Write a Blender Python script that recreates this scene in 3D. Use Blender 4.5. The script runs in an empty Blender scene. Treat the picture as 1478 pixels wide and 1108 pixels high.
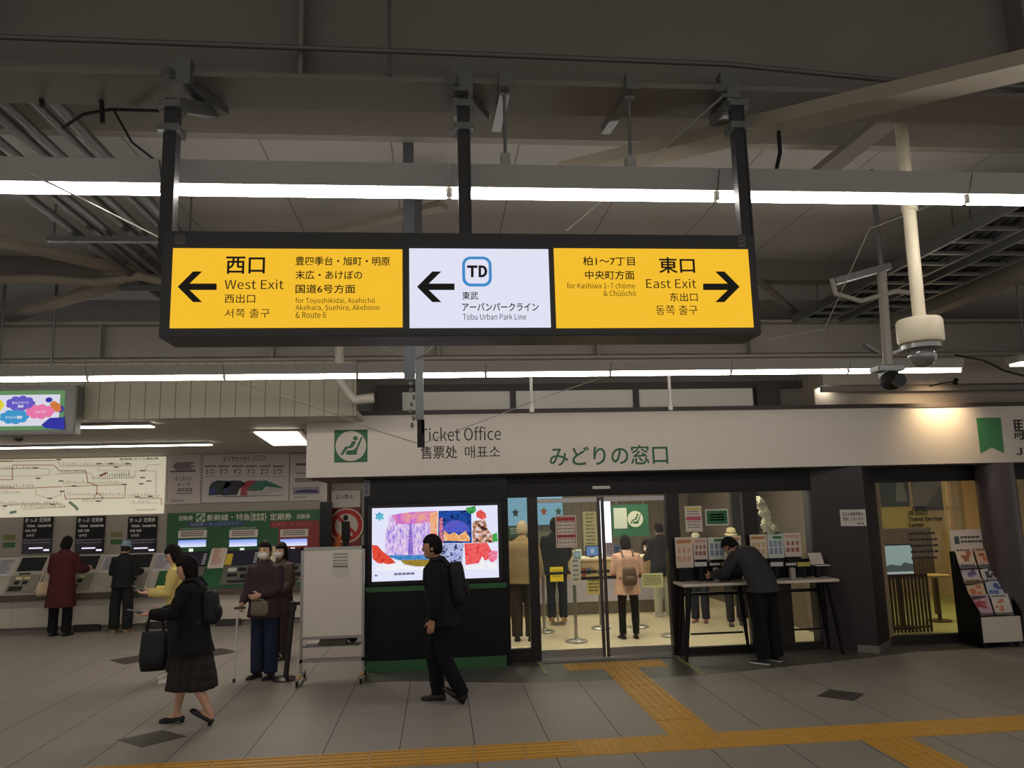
import bpy, bmesh, math, random
from mathutils import Vector, Matrix, noise, Euler
R = math.radians
PI = math.pi
rnd = random.Random(7)
SC = bpy.context.scene
COL = SC.collection

# ------------------------------------------------------------------ camera
F = 1110.0          # focal length in pixels of a 1478 x 1108 frame
H = 2.0             # the camera is held up above the heads
PITCH, YAW, ROLL = R(8.86), R(5.51), R(-1.48)
fw = Vector((math.sin(YAW) * math.cos(PITCH), math.cos(YAW) * math.cos(PITCH), math.sin(PITCH)))
rt0 = Vector((math.cos(YAW), -math.sin(YAW), 0))
up0 = rt0.cross(fw)
rt = math.cos(ROLL) * rt0 + math.sin(ROLL) * up0
up = -math.sin(ROLL) * rt0 + math.cos(ROLL) * up0
cd = bpy.data.cameras.new('camera')
cd.sensor_fit = 'HORIZONTAL'
cd.sensor_width = 36.0
cd.lens = 36.0 * F / 1478.0
cd.clip_start = 0.05
cd.clip_end = 200
cam = bpy.data.objects.new('camera', cd)
COL.objects.link(cam)
cam.matrix_world = Matrix(((rt.x, up.x, -fw.x, 0), (rt.y, up.y, -fw.y, 0), (rt.z, up.z, -fw.z, H), (0, 0, 0, 1)))
SC.camera = cam

# ------------------------------------------------------------------ world, exposure
SC.view_settings.view_transform = 'Standard'
SC.view_settings.look = 'None'
SC.view_settings.gamma = 1.0
SC.view_settings.exposure = 0.0
SC.view_settings.use_curve_mapping = False
W = bpy.data.worlds.new('station_air')
SC.world = W
W.use_nodes = True
W.node_tree.nodes['Background'].inputs[0].default_value = (1.0, 0.95, 0.89, 1)
W.node_tree.nodes['Background'].inputs[1].default_value = 0.50
TUBE_POWER = 30.0     # emission of the bare fluorescent tubes
OFFICE_POWER = 17.0   # emission of the office ceiling panels


# ------------------------------------------------------------------ pixel -> place
def ray(px, py):
    return (px - 739) * rt + (554 - py) * up + F * fw


def at(px, py, Y):
    d = ray(px, py)
    return Vector((0, 0, H)) + d * (Y / d.y)


def atx(px, py, X):
    d = ray(px, py)
    return Vector((0, 0, H)) + d * (X / d.x)


def fl(px, py, z=0.0):
    d = ray(px, py)
    return Vector((0, 0, H)) + d * ((z - H) / d.z)


def rect(x0, y0, x1, y1, Y):
    """pixel box -> (X0, X1, Z0, Z1) on the upright plane at depth Y"""
    a, b = at(x0, (y0 + y1) / 2, Y), at(x1, (y0 + y1) / 2, Y)
    c, d = at((x0 + x1) / 2, y0, Y), at((x0 + x1) / 2, y1, Y)
    return a.x, b.x, d.z, c.z


# ------------------------------------------------------------------ materials
def lin(c):
    def f(u):
        u = u / 255.0
        return u / 12.92 if u <= 0.04045 else ((u + 0.055) / 1.055) ** 2.4
    return (f(c[0]), f(c[1]), f(c[2]), 1.0)


def mat(name, rgb, rough=0.6, metal=0.0, emit=0.0, var=0.0, scale=8.0, bump=0.0, spec=0.4, ecol=None):
    m = bpy.data.materials.new(name)
    m.use_nodes = True
    nt = m.node_tree
    b = nt.nodes['Principled BSDF']
    b.inputs['Base Color'].default_value = lin(rgb)
    b.inputs['Roughness'].default_value = rough
    b.inputs['Metallic'].default_value = metal
    b.inputs['Specular IOR Level'].default_value = spec
    if emit:
        b.inputs['Emission Color'].default_value = lin(ecol or rgb)
        b.inputs['Emission Strength'].default_value = emit
    if var or bump:
        tc = nt.nodes.new('ShaderNodeTexCoord')
        nz = nt.nodes.new('ShaderNodeTexNoise')
        nz.inputs['Scale'].default_value = scale
        nz.inputs['Detail'].default_value = 5
        nt.links.new(tc.outputs['Object'], nz.inputs['Vector'])
        if var:
            mx = nt.nodes.new('ShaderNodeMix')
            mx.data_type = 'RGBA'
            c = lin(rgb)
            mx.inputs[6].default_value = tuple(v * (1 - var) for v in c[:3]) + (1,)
            mx.inputs[7].default_value = tuple(min(1, v * (1 + var)) for v in c[:3]) + (1,)
            nt.links.new(nz.outputs['Fac'], mx.inputs[0])
            nt.links.new(mx.outputs[2], b.inputs['Base Color'])
        if bump:
            bp = nt.nodes.new('ShaderNodeBump')
            bp.inputs['Strength'].default_value = bump
            bp.inputs['Distance'].default_value = 0.01
            nt.links.new(nz.outputs['Fac'], bp.inputs['Height'])
            nt.links.new(bp.outputs['Normal'], b.inputs['Normal'])
    return m


MC = {}


def M(rgb, rough=0.6, metal=0.0, emit=0.0, **k):
    key = (tuple(rgb), rough, metal, emit, tuple(sorted(k.items())))
    if key not in MC:
        MC[key] = mat('surface', rgb, rough, metal, emit, **k)
    return MC[key]


def glass_mat(name, tint=(235, 238, 235), refl=0.06):
    m = bpy.data.materials.new(name)
    m.use_nodes = True
    nt = m.node_tree
    nt.nodes.clear()
    o = nt.nodes.new('ShaderNodeOutputMaterial')
    t = nt.nodes.new('ShaderNodeBsdfTransparent')
    t.inputs[0].default_value = lin(tint)
    g = nt.nodes.new('ShaderNodeBsdfGlossy')
    g.inputs['Roughness'].default_value = 0.03
    fr = nt.nodes.new('ShaderNodeFresnel')
    fr.inputs['IOR'].default_value = 1.35
    mx = nt.nodes.new('ShaderNodeMixShader')
    nt.links.new(fr.outputs[0], mx.inputs[0])
    nt.links.new(t.outputs[0], mx.inputs[1])
    nt.links.new(g.outputs[0], mx.inputs[2])
    nt.links.new(mx.outputs[0], o.inputs[0])
    return m


class NG:
    """tiny node helper"""
    def __init__(self, name):
        self.m = bpy.data.materials.new(name)
        self.m.use_nodes = True
        self.nt = self.m.node_tree
        self.b = self.nt.nodes['Principled BSDF']

    def n(self, t, **k):
        x = self.nt.nodes.new('ShaderNode' + t)
        for a, v in k.items():
            setattr(x, a, v)
        return x

    def l(self, a, b):
        self.nt.links.new(a, b)

    def math(self, op, a, b=None):
        x = self.n('Math', operation=op)
        for i, v in enumerate((a, b)):
            if v is None:
                continue
            if isinstance(v, (int, float)):
                x.inputs[i].default_value = v
            else:
                self.l(v, x.inputs[i])
        return x.outputs[0]

    def mix(self, f, a, b):
        x = self.n('Mix', data_type='RGBA')
        for i, v in ((0, f), (6, a), (7, b)):
            if isinstance(v, tuple):
                x.inputs[i].default_value = v
            elif isinstance(v, (int, float)):
                x.inputs[i].default_value = v
            else:
                self.l(v, x.inputs[i])
        return x.outputs[2]


# ------------------------------------------------------------------ mesh building
class MB:
    def __init__(self):
        self.v, self.f = [], []

    def add(self, vs, fs):
        o = len(self.v)
        self.v += [Vector(p) for p in vs]
        self.f += [[i + o for i in f] for f in fs]
        return self

    def box(self, x0, x1, y0, y1, z0, z1):
        if x0 > x1: x0, x1 = x1, x0
        if y0 > y1: y0, y1 = y1, y0
        if z0 > z1: z0, z1 = z1, z0
        return self.add([(x0, y0, z0), (x1, y0, z0), (x1, y1, z0), (x0, y1, z0), (x0, y0, z1), (x1, y0, z1), (x1, y1, z1), (x0, y1, z1)],
                        [(0, 3, 2, 1), (4, 5, 6, 7), (0, 1, 5, 4), (1, 2, 6, 5), (2, 3, 7, 6), (3, 0, 4, 7)])

    def bar(self, p0, p1, w, h, upv=(0, 0, 1)):
        """square bar from p0 to p1: w across, h along upv"""
        p0, p1 = Vector(p0), Vector(p1)
        d = (p1 - p0).normalized()
        u = Vector(upv)
        s = d.cross(u)
        if s.length < 1e-4:
            s = d.cross(Vector((1, 0, 0)))
        s.normalize()
        u = s.cross(d).normalized()
        vs = []
        for p in (p0, p1):
            for a, b in ((-1, -1), (1, -1), (1, 1), (-1, 1)):
                vs.append(p + s * (a * w / 2) + u * (b * h / 2))
        return self.add(vs, [(3, 2, 1, 0), (4, 5, 6, 7), (0, 1, 5, 4), (1, 2, 6, 5), (2, 3, 7, 6), (3, 0, 4, 7)])

    def loft(self, rings, cap=True):
        n = len(rings[0])
        o = len(self.v)
        for r in rings:
            self.v += [Vector(p) for p in r]
        for k in range(len(rings) - 1):
            a, b = o + k * n, o + (k + 1) * n
            for i in range(n):
                j = (i + 1) % n
                self.f.append([a + i, a + j, b + j, b + i])
        if cap:
            self.f.append([o + i for i in range(n)][::-1])
            e = o + (len(rings) - 1) * n
            self.f.append([e + i for i in range(n)])
        return self

    def tube(self, pts, rad, n=10, ends=False):
        pts = [Vector(p) for p in pts]
        if not isinstance(rad, (list, tuple)):
            rad = [rad] * len(pts)
        rad = list(rad)
        if ends:   # rounded ends
            d0 = (pts[0] - pts[1]).normalized()
            d1 = (pts[-1] - pts[-2]).normalized()
            r0, r1 = rad[0], rad[-1]
            pts = [pts[0] + d0 * r0 * .95, pts[0] + d0 * r0 * .7] + pts + [pts[-1] + d1 * r1 * .7, pts[-1] + d1 * r1 * .95]
            rad = [r0 * .3, r0 * .72] + rad + [r1 * .72, r1 * .3]
        rings = []
        t0 = (pts[1] - pts[0]).normalized()
        ref = Vector((0, 0, 1)) if abs(t0.z) < .9 else Vector((1, 0, 0))
        s = t0.cross(ref).normalized()
        for i, p in enumerate(pts):
            t = (pts[min(i + 1, len(pts) - 1)] - pts[max(i - 1, 0)]).normalized()
            s = (s - t * s.dot(t))
            s.normalize()
            u = t.cross(s)
            rings.append([p + (s * math.cos(2 * PI * k / n) + u * math.sin(2 * PI * k / n)) * rad[i] for k in range(n)])
        return self.loft(rings)

    def cyl(self, c, r, z0, z1, n=24, r1=None):
        r1 = r if r1 is None else r1
        return self.loft([[(c[0] + r * math.cos(2 * PI * k / n), c[1] + r * math.sin(2 * PI * k / n), z0) for k in range(n)],
                          [(c[0] + r1 * math.cos(2 * PI * k / n), c[1] + r1 * math.sin(2 * PI * k / n), z1) for k in range(n)]])

    def lathe(self, c, prof, n=28):
        return self.loft([[(c[0] + r * math.cos(2 * PI * k / n), c[1] + r * math.sin(2 * PI * k / n), c[2] + z) for k in range(n)] for r, z in prof])

    def ell(self, c, rx, ry, rz, rot=None, n=16, m=10):
        c = Vector(c)
        rot = rot or Matrix.Identity(3)
        rings = []
        for i in range(m + 1):
            th = PI * (0.03 + .94 * i / m)
            rings.append([c + rot @ Vector((rx * math.sin(th) * math.cos(2 * PI * k / n), ry * math.sin(th) * math.sin(2 * PI * k / n), -rz * math.cos(th))) for k in range(n)])
        return self.loft(rings)

    def prism(self, poly, y0, y1):
        """outline in (x, z), extruded from y0 to y1"""
        n = len(poly)
        vs = [(x, y0, z) for x, z in poly] + [(x, y1, z) for x, z in poly]
        fs = [list(range(n)), list(range(n, 2 * n))[::-1]] + [[i, i + n, (i + 1) % n + n, (i + 1) % n] for i in range(n)]
        return self.add(vs, fs)

    def prismx(self, poly, x0, x1):
        """outline in (y, z), extruded from x0 to x1"""
        n = len(poly)
        vs = [(x0, y, z) for y, z in poly] + [(x1, y, z) for y, z in poly]
        fs = [list(range(n))[::-1], list(range(n, 2 * n))] + [[i, (i + 1) % n, (i + 1) % n + n, i + n] for i in range(n)]
        return self.add(vs, fs)

    def prismz(self, poly, z0, z1):
        n = len(poly)
        vs = [(x, y, z0) for x, y in poly] + [(x, y, z1) for x, y in poly]
        fs = [list(range(n))[::-1], list(range(n, 2 * n))] + [[i, (i + 1) % n, (i + 1) % n + n, i + n] for i in range(n)]
        return self.add(vs, fs)

    def disc(self, cx, cz, rx, rz, y0, y1, n=28):
        return self.prism([(cx + rx * math.cos(2 * PI * k / n), cz + rz * math.sin(2 * PI * k / n)) for k in range(n)], y0, y1)


WM = {}


def tag(o, label=None, cat=None, group=None, kind=None):
    if label: o['label'] = label
    if cat: o['category'] = cat
    if group: o['group'] = group
    if kind: o['kind'] = kind
    return o


def thing(name, label, cat, loc=(0, 0, 0), rz=0.0, group=None):
    o = bpy.data.objects.new(name, None)
    o.empty_display_size = 0.1
    COL.objects.link(o)
    o.location = loc
    o.rotation_euler = (0, 0, rz)
    WM[o.name] = Matrix.Translation(Vector(loc)) @ Matrix.Rotation(rz, 4, 'Z')
    return tag(o, label, cat, group)


def obj(name, mb, m, parent=None, local=False, smooth=False, bevel=0.0, label=None):
    """one mesh object; vertices are given in world metres unless local"""
    me = bpy.data.meshes.new(name)
    if isinstance(mb, bpy.types.Mesh):
        me = mb
    else:
        me.from_pydata([tuple(v) for v in mb.v], [], mb.f)
        bm = bmesh.new()
        bm.from_mesh(me)
        bmesh.ops.recalc_face_normals(bm, faces=bm.faces)
        if bevel:
            es = [e for e in bm.edges if len(e.link_faces) == 2 and e.calc_face_angle(0) > R(35)]
            bmesh.ops.bevel(bm, geom=es, offset=bevel, segments=2, affect='EDGES', clamp_overlap=True)
        bm.to_mesh(me)
        bm.free()
    o = bpy.data.objects.new(name, me)
    COL.objects.link(o)
    if m is not None and not me.materials:
        for q in (m if isinstance(m, (list, tuple)) else [m]):
            me.materials.append(q)
    if parent is not None:
        o.parent = parent
        pm = WM[parent.name]
        if not local:
            me.transform(pm.inverted())
        WM[o.name] = pm.copy()
    else:
        xs = [v.co for v in me.vertices]
        c = Vector(((min(v.x for v in xs) + max(v.x for v in xs)) / 2, (min(v.y for v in xs) + max(v.y for v in xs)) / 2, min(v.z for v in xs)))
        me.transform(Matrix.Translation(-c))
        o.location = c
        WM[o.name] = Matrix.Translation(c)
    if smooth:
        for p in me.polygons:
            p.use_smooth = True
        if smooth != 'all':
            me.set_sharp_from_angle(angle=R(40))
    if label:
        o['label'] = label
    return o


def struct(name, mb, m, **k):
    return tag(obj(name, mb, m, **k), kind='structure')


def dup(root, loc, rz=None, label=None, group=None):
    r = root.copy()
    COL.objects.link(r)
    r.location = loc
    if rz is not None:
        r.rotation_euler = (0, 0, rz)
    if label: r['label'] = label
    if group: r['group'] = group
    for ch in list(root.children):
        c = ch.copy()
        COL.objects.link(c)
        c.parent = r
        for g in ch.children:
            d = g.copy()
            COL.objects.link(d)
            d.parent = c
    WM[r.name] = Matrix.Translation(Vector(loc)) @ Matrix.Rotation(r.rotation_euler.z, 4, 'Z')
    return r


TXT = {}
try:    # the East Asian face that ships with Blender; the built-in font otherwise
    import os
    FONT = bpy.data.fonts.load(os.path.join(bpy.utils.system_resource('DATAFILES', path='fonts'), 'Noto Sans CJK Regular.woff2'))
except Exception:
    FONT = None


def text_mesh(s, bold=0.0, align='LEFT', line=1.0):
    """flat outline of a string as (verts, faces) in its own x, y"""
    k = (s, bold, align, line)
    if k not in TXT:
        c = bpy.data.curves.new('lettering', 'FONT')
        c.body = s
        c.size = 1.0
        if FONT and all(ord(ch) < 0x250 or ch == '–' for ch in s):
            c.font = FONT
            c.offset = bold * .35
        c.offset = min(bold, .016)
        c.align_x = align
        c.space_line = line
        c.resolution_u = 3
        o = bpy.data.objects.new('lettering', c)
        COL.objects.link(o)
        dg = bpy.context.evaluated_depsgraph_get()
        me = bpy.data.meshes.new_from_object(o.evaluated_get(dg))
        TXT[k] = ([v.co.copy() for v in me.vertices], [list(p.vertices) for p in me.polygons])
        bpy.data.objects.remove(o)
        bpy.data.curves.remove(c)
        bpy.data.meshes.remove(me)
    return TXT[k]


def put_text(mb, s, x0, x1, z0, z1, y, bold=0.0, align='LEFT', line=1.0, keep=None):
    """fit the string's ink into the box x0..x1, z0..z1 on the plane facing the camera at y.
    keep='h': keep the letter shapes, fit the height; x0 is the left edge ('r': x1 the right edge, 'c': centred)"""
    vs, fs = text_mesh(s, bold, align, line)
    if not vs:
        return mb
    ax, bx = min(v.x for v in vs), max(v.x for v in vs)
    az, bz = min(v.y for v in vs), max(v.y for v in vs)
    sz = (z1 - z0) / max(1e-6, bz - az)
    sx = (x1 - x0) / max(1e-6, bx - ax)
    ox = x0
    if keep:
        sx = sz
        wd = (bx - ax) * sx
        ox = x0 if keep == 'h' else (x1 - wd if keep == 'r' else (x0 + x1 - wd) / 2)
    return mb.add([(ox + (v.x - ax) * sx, y, z0 + (v.y - az) * sz) for v in vs], fs)


def ptext(mb, s, px0, py0, px1, py1, Y, dy=0.0, **k):
    x0, x1, z0, z1 = rect(px0, py0, px1, py1, Y)
    return put_text(mb, s, x0, x1, z0, z1, Y + dy, **k)


def scribble(mb, x0, x1, z0, z1, y, rows, fill=0.55, seed=0, bit=0.5):
    """lines too small to read in the photo: rows of little dashes"""
    r = random.Random(seed)
    dz = (z1 - z0) / rows
    for i in range(rows):
        zt = z1 - i * dz
        x = x0
        while x < x1 - dz * .3:
            w = dz * (bit + r.random() * bit * 1.6)
            e = min(x1, x + w)
            mb.add([(x, y, zt - dz * fill), (e, y, zt - dz * fill), (e, y, zt), (x, y, zt)], [(0, 1, 2, 3)])
            x = e + dz * .18
        if r.random() < .25:
            pass
    return mb


def quad(mb, x0, x1, z0, z1, y):
    return mb.add([(x0, y, z0), (x1, y, z0), (x1, y, z1), (x0, y, z1)], [(0, 1, 2, 3)])

# ================================================================== STRUCTURE
def floor_material():
    g = NG('station_floor')
    tc = g.n('TexCoord')
    geo = g.n('NewGeometry')
    sp = g.n('SeparateXYZ')
    g.l(geo.outputs['Position'], sp.inputs[0])
    fx = g.math('FRACT', g.math('DIVIDE', g.math('ADD', sp.outputs[0], 63.0 - .27), .63))
    fy = g.math('FRACT', g.math('DIVIDE', g.math('ADD', sp.outputs[1], 63.0 - .55), .63))
    jx = g.math('LESS_THAN', g.math('ABSOLUTE', g.math('SUBTRACT', fx, .5)), .4925)
    jy = g.math('LESS_THAN', g.math('ABSOLUTE', g.math('SUBTRACT', fy, .5)), .4955)
    ix = g.math('FLOOR', g.math('DIVIDE', g.math('ADD', sp.outputs[0], 63.0 - .27), .63))
    iy = g.math('FLOOR', g.math('DIVIDE', g.math('ADD', sp.outputs[1], 63.0 - .55), .63))
    cv = g.n('CombineXYZ')
    g.l(ix, cv.inputs[0]); g.l(iy, cv.inputs[1])
    wn = g.n('TexWhiteNoise')
    g.l(cv.outputs[0], wn.inputs[0])
    nz = g.n('TexNoise')
    nz.inputs['Scale'].default_value = 3.0
    nz.inputs['Detail'].default_value = 8
    g.l(geo.outputs['Position'], nz.inputs['Vector'])
    nf = g.n('TexNoise')
    nf.inputs['Scale'].default_value = 60.0
    nf.inputs['Detail'].default_value = 4
    g.l(geo.outputs['Position'], nf.inputs['Vector'])
    a = g.mix(nz.outputs['Fac'], lin((134, 127, 120)), lin((158, 150, 141)))
    b = g.mix(g.math('MULTIPLY', wn.outputs['Value'], .35), a, lin((140, 131, 122)))
    c = g.mix(g.math('MULTIPLY', nf.outputs['Fac'], .25), b, lin((116, 110, 104)))
    d = g.mix(jx, lin((52, 48, 45)), c)
    e = g.mix(jy, g.mix(.55, lin((52, 48, 45)), c), d)
    g.l(e, g.b.inputs['Base Color'])
    g.l(g.math('ADD', g.math('MULTIPLY', nz.outputs['Fac'], .2), .42), g.b.inputs['Roughness'])
    g.b.inputs['Specular IOR Level'].default_value = .35
    return g.m


def granite_material(c0, c1):
    g = NG('speckled_granite')
    geo = g.n('NewGeometry')
    v = g.n('TexVoronoi')
    v.inputs['Scale'].default_value = 70
    g.l(geo.outputs['Position'], v.inputs['Vector'])
    sp = g.n('SeparateXYZ')
    g.l(v.outputs['Color'], sp.inputs[0])
    g.l(g.mix(sp.outputs[0], lin(c0), lin(c1)), g.b.inputs['Base Color'])
    g.b.inputs['Roughness'].default_value = .45
    return g.m


def seam_material(name, rgb, pitch, axis=0, width=.012, dark=.35, off=0.0, var=.12, rough=.6):
    """flat panels side by side with a dark seam every pitch metres"""
    g = NG(name)
    geo = g.n('NewGeometry')
    sp = g.n('SeparateXYZ')
    g.l(geo.outputs['Position'], sp.inputs[0])
    fr = g.math('FRACT', g.math('DIVIDE', g.math('ADD', sp.outputs[axis], 100 * pitch + off), pitch))
    jn = g.math('LESS_THAN', fr, width / pitch)
    nz = g.n('TexNoise')
    nz.inputs['Scale'].default_value = 1.3
    nz.inputs['Detail'].default_value = 6
    g.l(geo.outputs['Position'], nz.inputs['Vector'])
    c = lin(rgb)
    base = g.mix(nz.outputs['Fac'], tuple(v * (1 - var) for v in c[:3]) + (1,), tuple(v * (1 + var) for v in c[:3]) + (1,))
    g.l(g.mix(jn, base, tuple(v * dark for v in c[:3]) + (1,)), g.b.inputs['Base Color'])
    g.b.inputs['Roughness'].default_value = rough
    return g.m


m_steel = mat('painted_steel', (124, 118, 110), .55, var=.15, scale=2)
m_steel_lt = mat('pale_painted_steel', (150, 144, 134), .5, var=.12, scale=3)
m_dkbrown = mat('dark_brown_panel', (22, 18, 18), .45, spec=.25, var=.1, scale=4)
m_black = mat('black_panel', (13, 13, 16), .4, spec=.25)
m_frame = mat('brown_metal_frame', (36, 29, 29), .4, metal=.2)
m_alu = mat('brushed_aluminium', (165, 163, 160), .32, metal=.9)
m_galv = mat('galvanised_steel', (120, 122, 122), .4, metal=.6, var=.15, scale=12)
m_white = mat('white_enamel', (225, 220, 210), .45)
m_glass = glass_mat('clear_glass')
m_dark = mat('dark_rubber', (24, 23, 24), .7)

YB = 15.0     # wall behind the ticket machines
YF = 10.2     # glass front of the ticket office
ZB0, ZB1 = 2.385, 3.15
YBAND = 9.79

struct('floor', MB().box(-15, 15, -3, YF + .05, -.2, 0).box(-15, -.93, YF + .05, YB + .3, -.2, 0), floor_material())
gp = [(-.93, YF + .1), (-.93, 9.45), (-.38, 9.42), (.91, 9.07), (2.2, 9.0), (3.2, 9.05), (4.73, 9.39), (6.0, 9.72), (9, 9.9), (9, YF + .1)]
struct('floor_granite', MB().prismz(gp, -.01, .0012), granite_material((62, 61, 58), (98, 94, 88)))
struct('floor_office', MB().box(-.93, 5.6, YF + .05, 17.2, -.2, 0), seam_material('office_floor', (222, 208, 174), .45, 1, .004, .8, rough=.22))
struct('floor_travel', MB().box(5.6, 11.5, YF + .05, 15.2, -.2, 0), mat('travel_floor', (188, 190, 120), .5, var=.1))

# dark inlay tiles in the floor; the last one is a painted shadow
for i, (cx, cy, sx, sy) in enumerate([(4.03, 7.86, .255, .24), (-4.25, 11.6, .34, .36), (-3.25, 11.85, .34, .36), (-2.6, 7.6, .3, .26)]):
    struct('floor_inlay_and_shadow_%d' % (i + 1), MB().prismz([(cx - sx, cy), (cx, cy - sy), (cx + sx, cy), (cx, cy + sy)], -.01, .003), mat('dark_inlay_and_shadow', (66, 61, 58), .5))

# ceiling deck and beams
struct('ceiling', MB().box(-15, 15, -3, 17.5, 4.6, 4.75), seam_material('deck_panels', (196, 194, 191), .93, 0, .012, .45, off=.33))
b1 = MB().box(-15, 15, 3.34, 3.62, 3.95, 3.975).box(-15, 15, 3.47, 3.49, 3.975, 4.6)
for x in (-3.9, -.62, 3.02, 3.25, 6.6):
    b1.box(x - .01, x + .01, 3.35, 3.61, 3.975, 4.6)
struct('beam_front', b1, mat('beam_front_paint', (122, 115, 108), .55, var=.14, scale=1.5))
b2 = MB().box(-15, 15, 8.86, 9.16, 3.69, 3.72).box(-15, 15, 9.0, 9.02, 3.72, 4.15).box(-15, 15, 8.86, 9.16, 4.12, 4.15)
for k in range(-6, 7):
    b2.box(k * 1.9 - .01, k * 1.9 + .01, 8.87, 9.15, 3.72, 4.12)
struct('beam_rear', b2, m_steel)
struct('beam_middle', MB().box(-15, 15, 7.9, 8.02, 4.38, 4.6).box(-15, 15, 7.86, 8.06, 4.36, 4.385), m_steel)
struct('beam_panel', MB().box(-15, 15, 4.82, 4.9, 4.42, 4.6), m_steel_lt)
struct('beam_cross_1', MB().box(-5.2, -5.0, 3.62, 9, 4.0, 4.6), m_steel)
struct('beam_cross_2', MB().box(5.6, 5.8, 3.62, 9, 4.05, 4.6), m_steel)

# low soffit over the ticket machines, with its upright tiled front
struct('ceiling_machines', MB().box(-15, -.95, 8.98, YB + .2, 3.07, 3.13), mat('soffit', (184, 176, 164), .6, var=.08, scale=2))
struct('trim_1', MB().box(-15, -.95, 8.93, 8.985, 3.05, 3.69), seam_material('upright_panels', (140, 134, 116), .165, 0, .010, .35, rough=.5))
struct('trim_2', MB().box(-.95, 15, 8.98, 9.02, 3.62, 3.69), m_steel)
struct('wall_machines', MB().box(-15, -.93, YB, YB + .2, 0, 3.07), mat('machine_wall', (150, 142, 132), .5, var=.05))

# ---- ticket office shell
struct('wall_office_side', MB().box(-.95, -.85, YF, 17.2, 0, 3.1), mat('side_wall', (120, 112, 106), .6))
struct('wall_office_back', MB().box(-.85, 5.6, 16.9, 17.1, 0, 2.7), seam_material('wood_slats', (128, 114, 96), .22, 0, .012, .5))
struct('wall_office_right', MB().box(5.5, 5.6, 10.4, 17.0, 0, 2.7), mat('office_side_wall', (96, 84, 70), .6))
struct('ceiling_office', MB().box(-.9, 11.5, YF - .02, 17.1, 2.66, 2.72), mat('office_ceiling', (225, 218, 205), .6))
struct('roof_office', MB().box(-.93, 15, 9.95, 17.1, 3.10, 3.14), m_steel)
struct('soffit_left', MB().box(-1.66, -.93, 9.9, 12.0, ZB0 - .01, 3.07), mat('soffit_brown', (92, 76, 70), .6))
struct('soffit_front', MB().box(-.93, 9.0, YBAND + .06, YF + .02, ZB0 - .02, ZB0 + .02), mat('soffit_dark', (48, 40, 38), .6))

# white panels above the office roof, in a dark frame
tr = MB()
for a, b in ((-.55, 1.0), (1.06, 2.75), (2.81, 4.5)):
    tr.box(a, b, 10.6, 10.62, 3.27, 3.56)
struct('wall_clerestory', tr, mat('clerestory_panel', (232, 226, 214), .5))
fr = MB().box(-.85, 5.4, 10.58, 10.66, 3.56, 3.66).box(-.85, 5.4, 10.58, 10.66, 3.14, 3.27)
for x in (-.7, 1.03, 2.78, 4.7):
    fr.box(x - (.15 if x in (-.7, 4.7) else .04), x + (.2 if x in (-.7, 4.7) else .04), 10.57, 10.64, 3.2, 3.6)
struct('wall_above', MB().box(-2.2, 15, 10.72, 10.8, 3.14, 4.6), m_steel)
struct('trim_3', fr, mat('clerestory_frame', (62, 58, 54), .5))
struct('ceiling_right', MB().box(5.25, 15, 9.98, 14, 3.50, 3.9).box(5.25, 15, 10.25, 14, 3.14, 3.5), mat('right_soffit', (170, 160, 148), .55))
struct('trim_4', MB().box(5.2, 15, 9.93, 9.99, 3.40, 3.47), m_steel)

# ---- the white sign band along the front
bd = thing('fascia_sign', 'long white fascia band over the ticket office with green and black lettering', 'sign', (3.2, YBAND, ZB0))
obj('panel', MB().box(-1.65, 9.0, YBAND, YBAND + .12, ZB0, ZB1), seam_material('fascia_white', (214, 205, 193), 2.36, 0, .006, .85, off=-.52, var=.02, rough=.5), bd)
obj('cap_strip', MB().box(-1.68, 9.0, YBAND - .02, YBAND + .2, ZB1, ZB1 + .055), mat('cap_brown', (64, 56, 52), .5), bd)
m_ink = M((52, 48, 46), .6)
m_green = M((42, 98, 62), .5)
tb = MB()
ptext(tb, 'Ticket Office', 606, 616, 723, 636, YBAND, -.004)
ptext(tb, '售票处', 607, 643, 660, 662, YBAND, -.004, bold=.008)
ptext(tb, '매표소', 671, 643, 722, 661, YBAND, -.004)
obj('lettering', tb, m_ink, bd)
tb = MB()
ptext(tb, 'みどりの窓口', 793, 642.5, 964, 671, YBAND, -.004, bold=.012)
obj('lettering', tb, m_green, bd, label='green lettering')
tb = MB()
ptext(tb, '駅たび', 1462, 604, 1560, 634, YBAND, -.004, bold=.006)
ptext(tb, 'JR EAST', 1466, 645, 1540, 656, YBAND, -.004, bold=.01)
obj('lettering', tb, m_ink, bd)


def seat_icon(x0, x1, z0, z1, y, parent, m_bg, m_disc, m_fig, name='emblem'):
    """reclining-seat pictogram in a disc on a square"""
    cx, cz, r = (x0 + x1) / 2, (z0 + z1) / 2, (x1 - x0) / 2
    e = obj(name, MB().box(x0, x1, y - .004, y + .002, z0, z1), m_bg, parent)
    obj('disc', MB().disc(cx, cz, r * .92, r * .92, y - .007, y - .004), m_disc, e)

    def q(pts, mb):
        return mb.prism([(cx + a * r, cz + b * r) for a, b in pts], y - .010, y - .0075)
    f = MB()
    q([(-.63, -.52), (-.5, -.56), (-.22, -.16), (.1, -.1), (.32, .22), (.2, .3), (.06, .26), (-.08, -.02), (-.34, -.04)], f)
    q([(-.3, -.36), (-.22, -.28), (.14, -.26), (.3, -.12), (.62, .56), (.7, .5), (.38, -.3), (.36, -.54), (-.26, -.54)], f)
    f.disc(cx + .27 * r, cz + .46 * r, .14 * r, .14 * r, y - .010, y - .0075)
    obj('seat_figure', f, m_fig, e)
    return e


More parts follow.
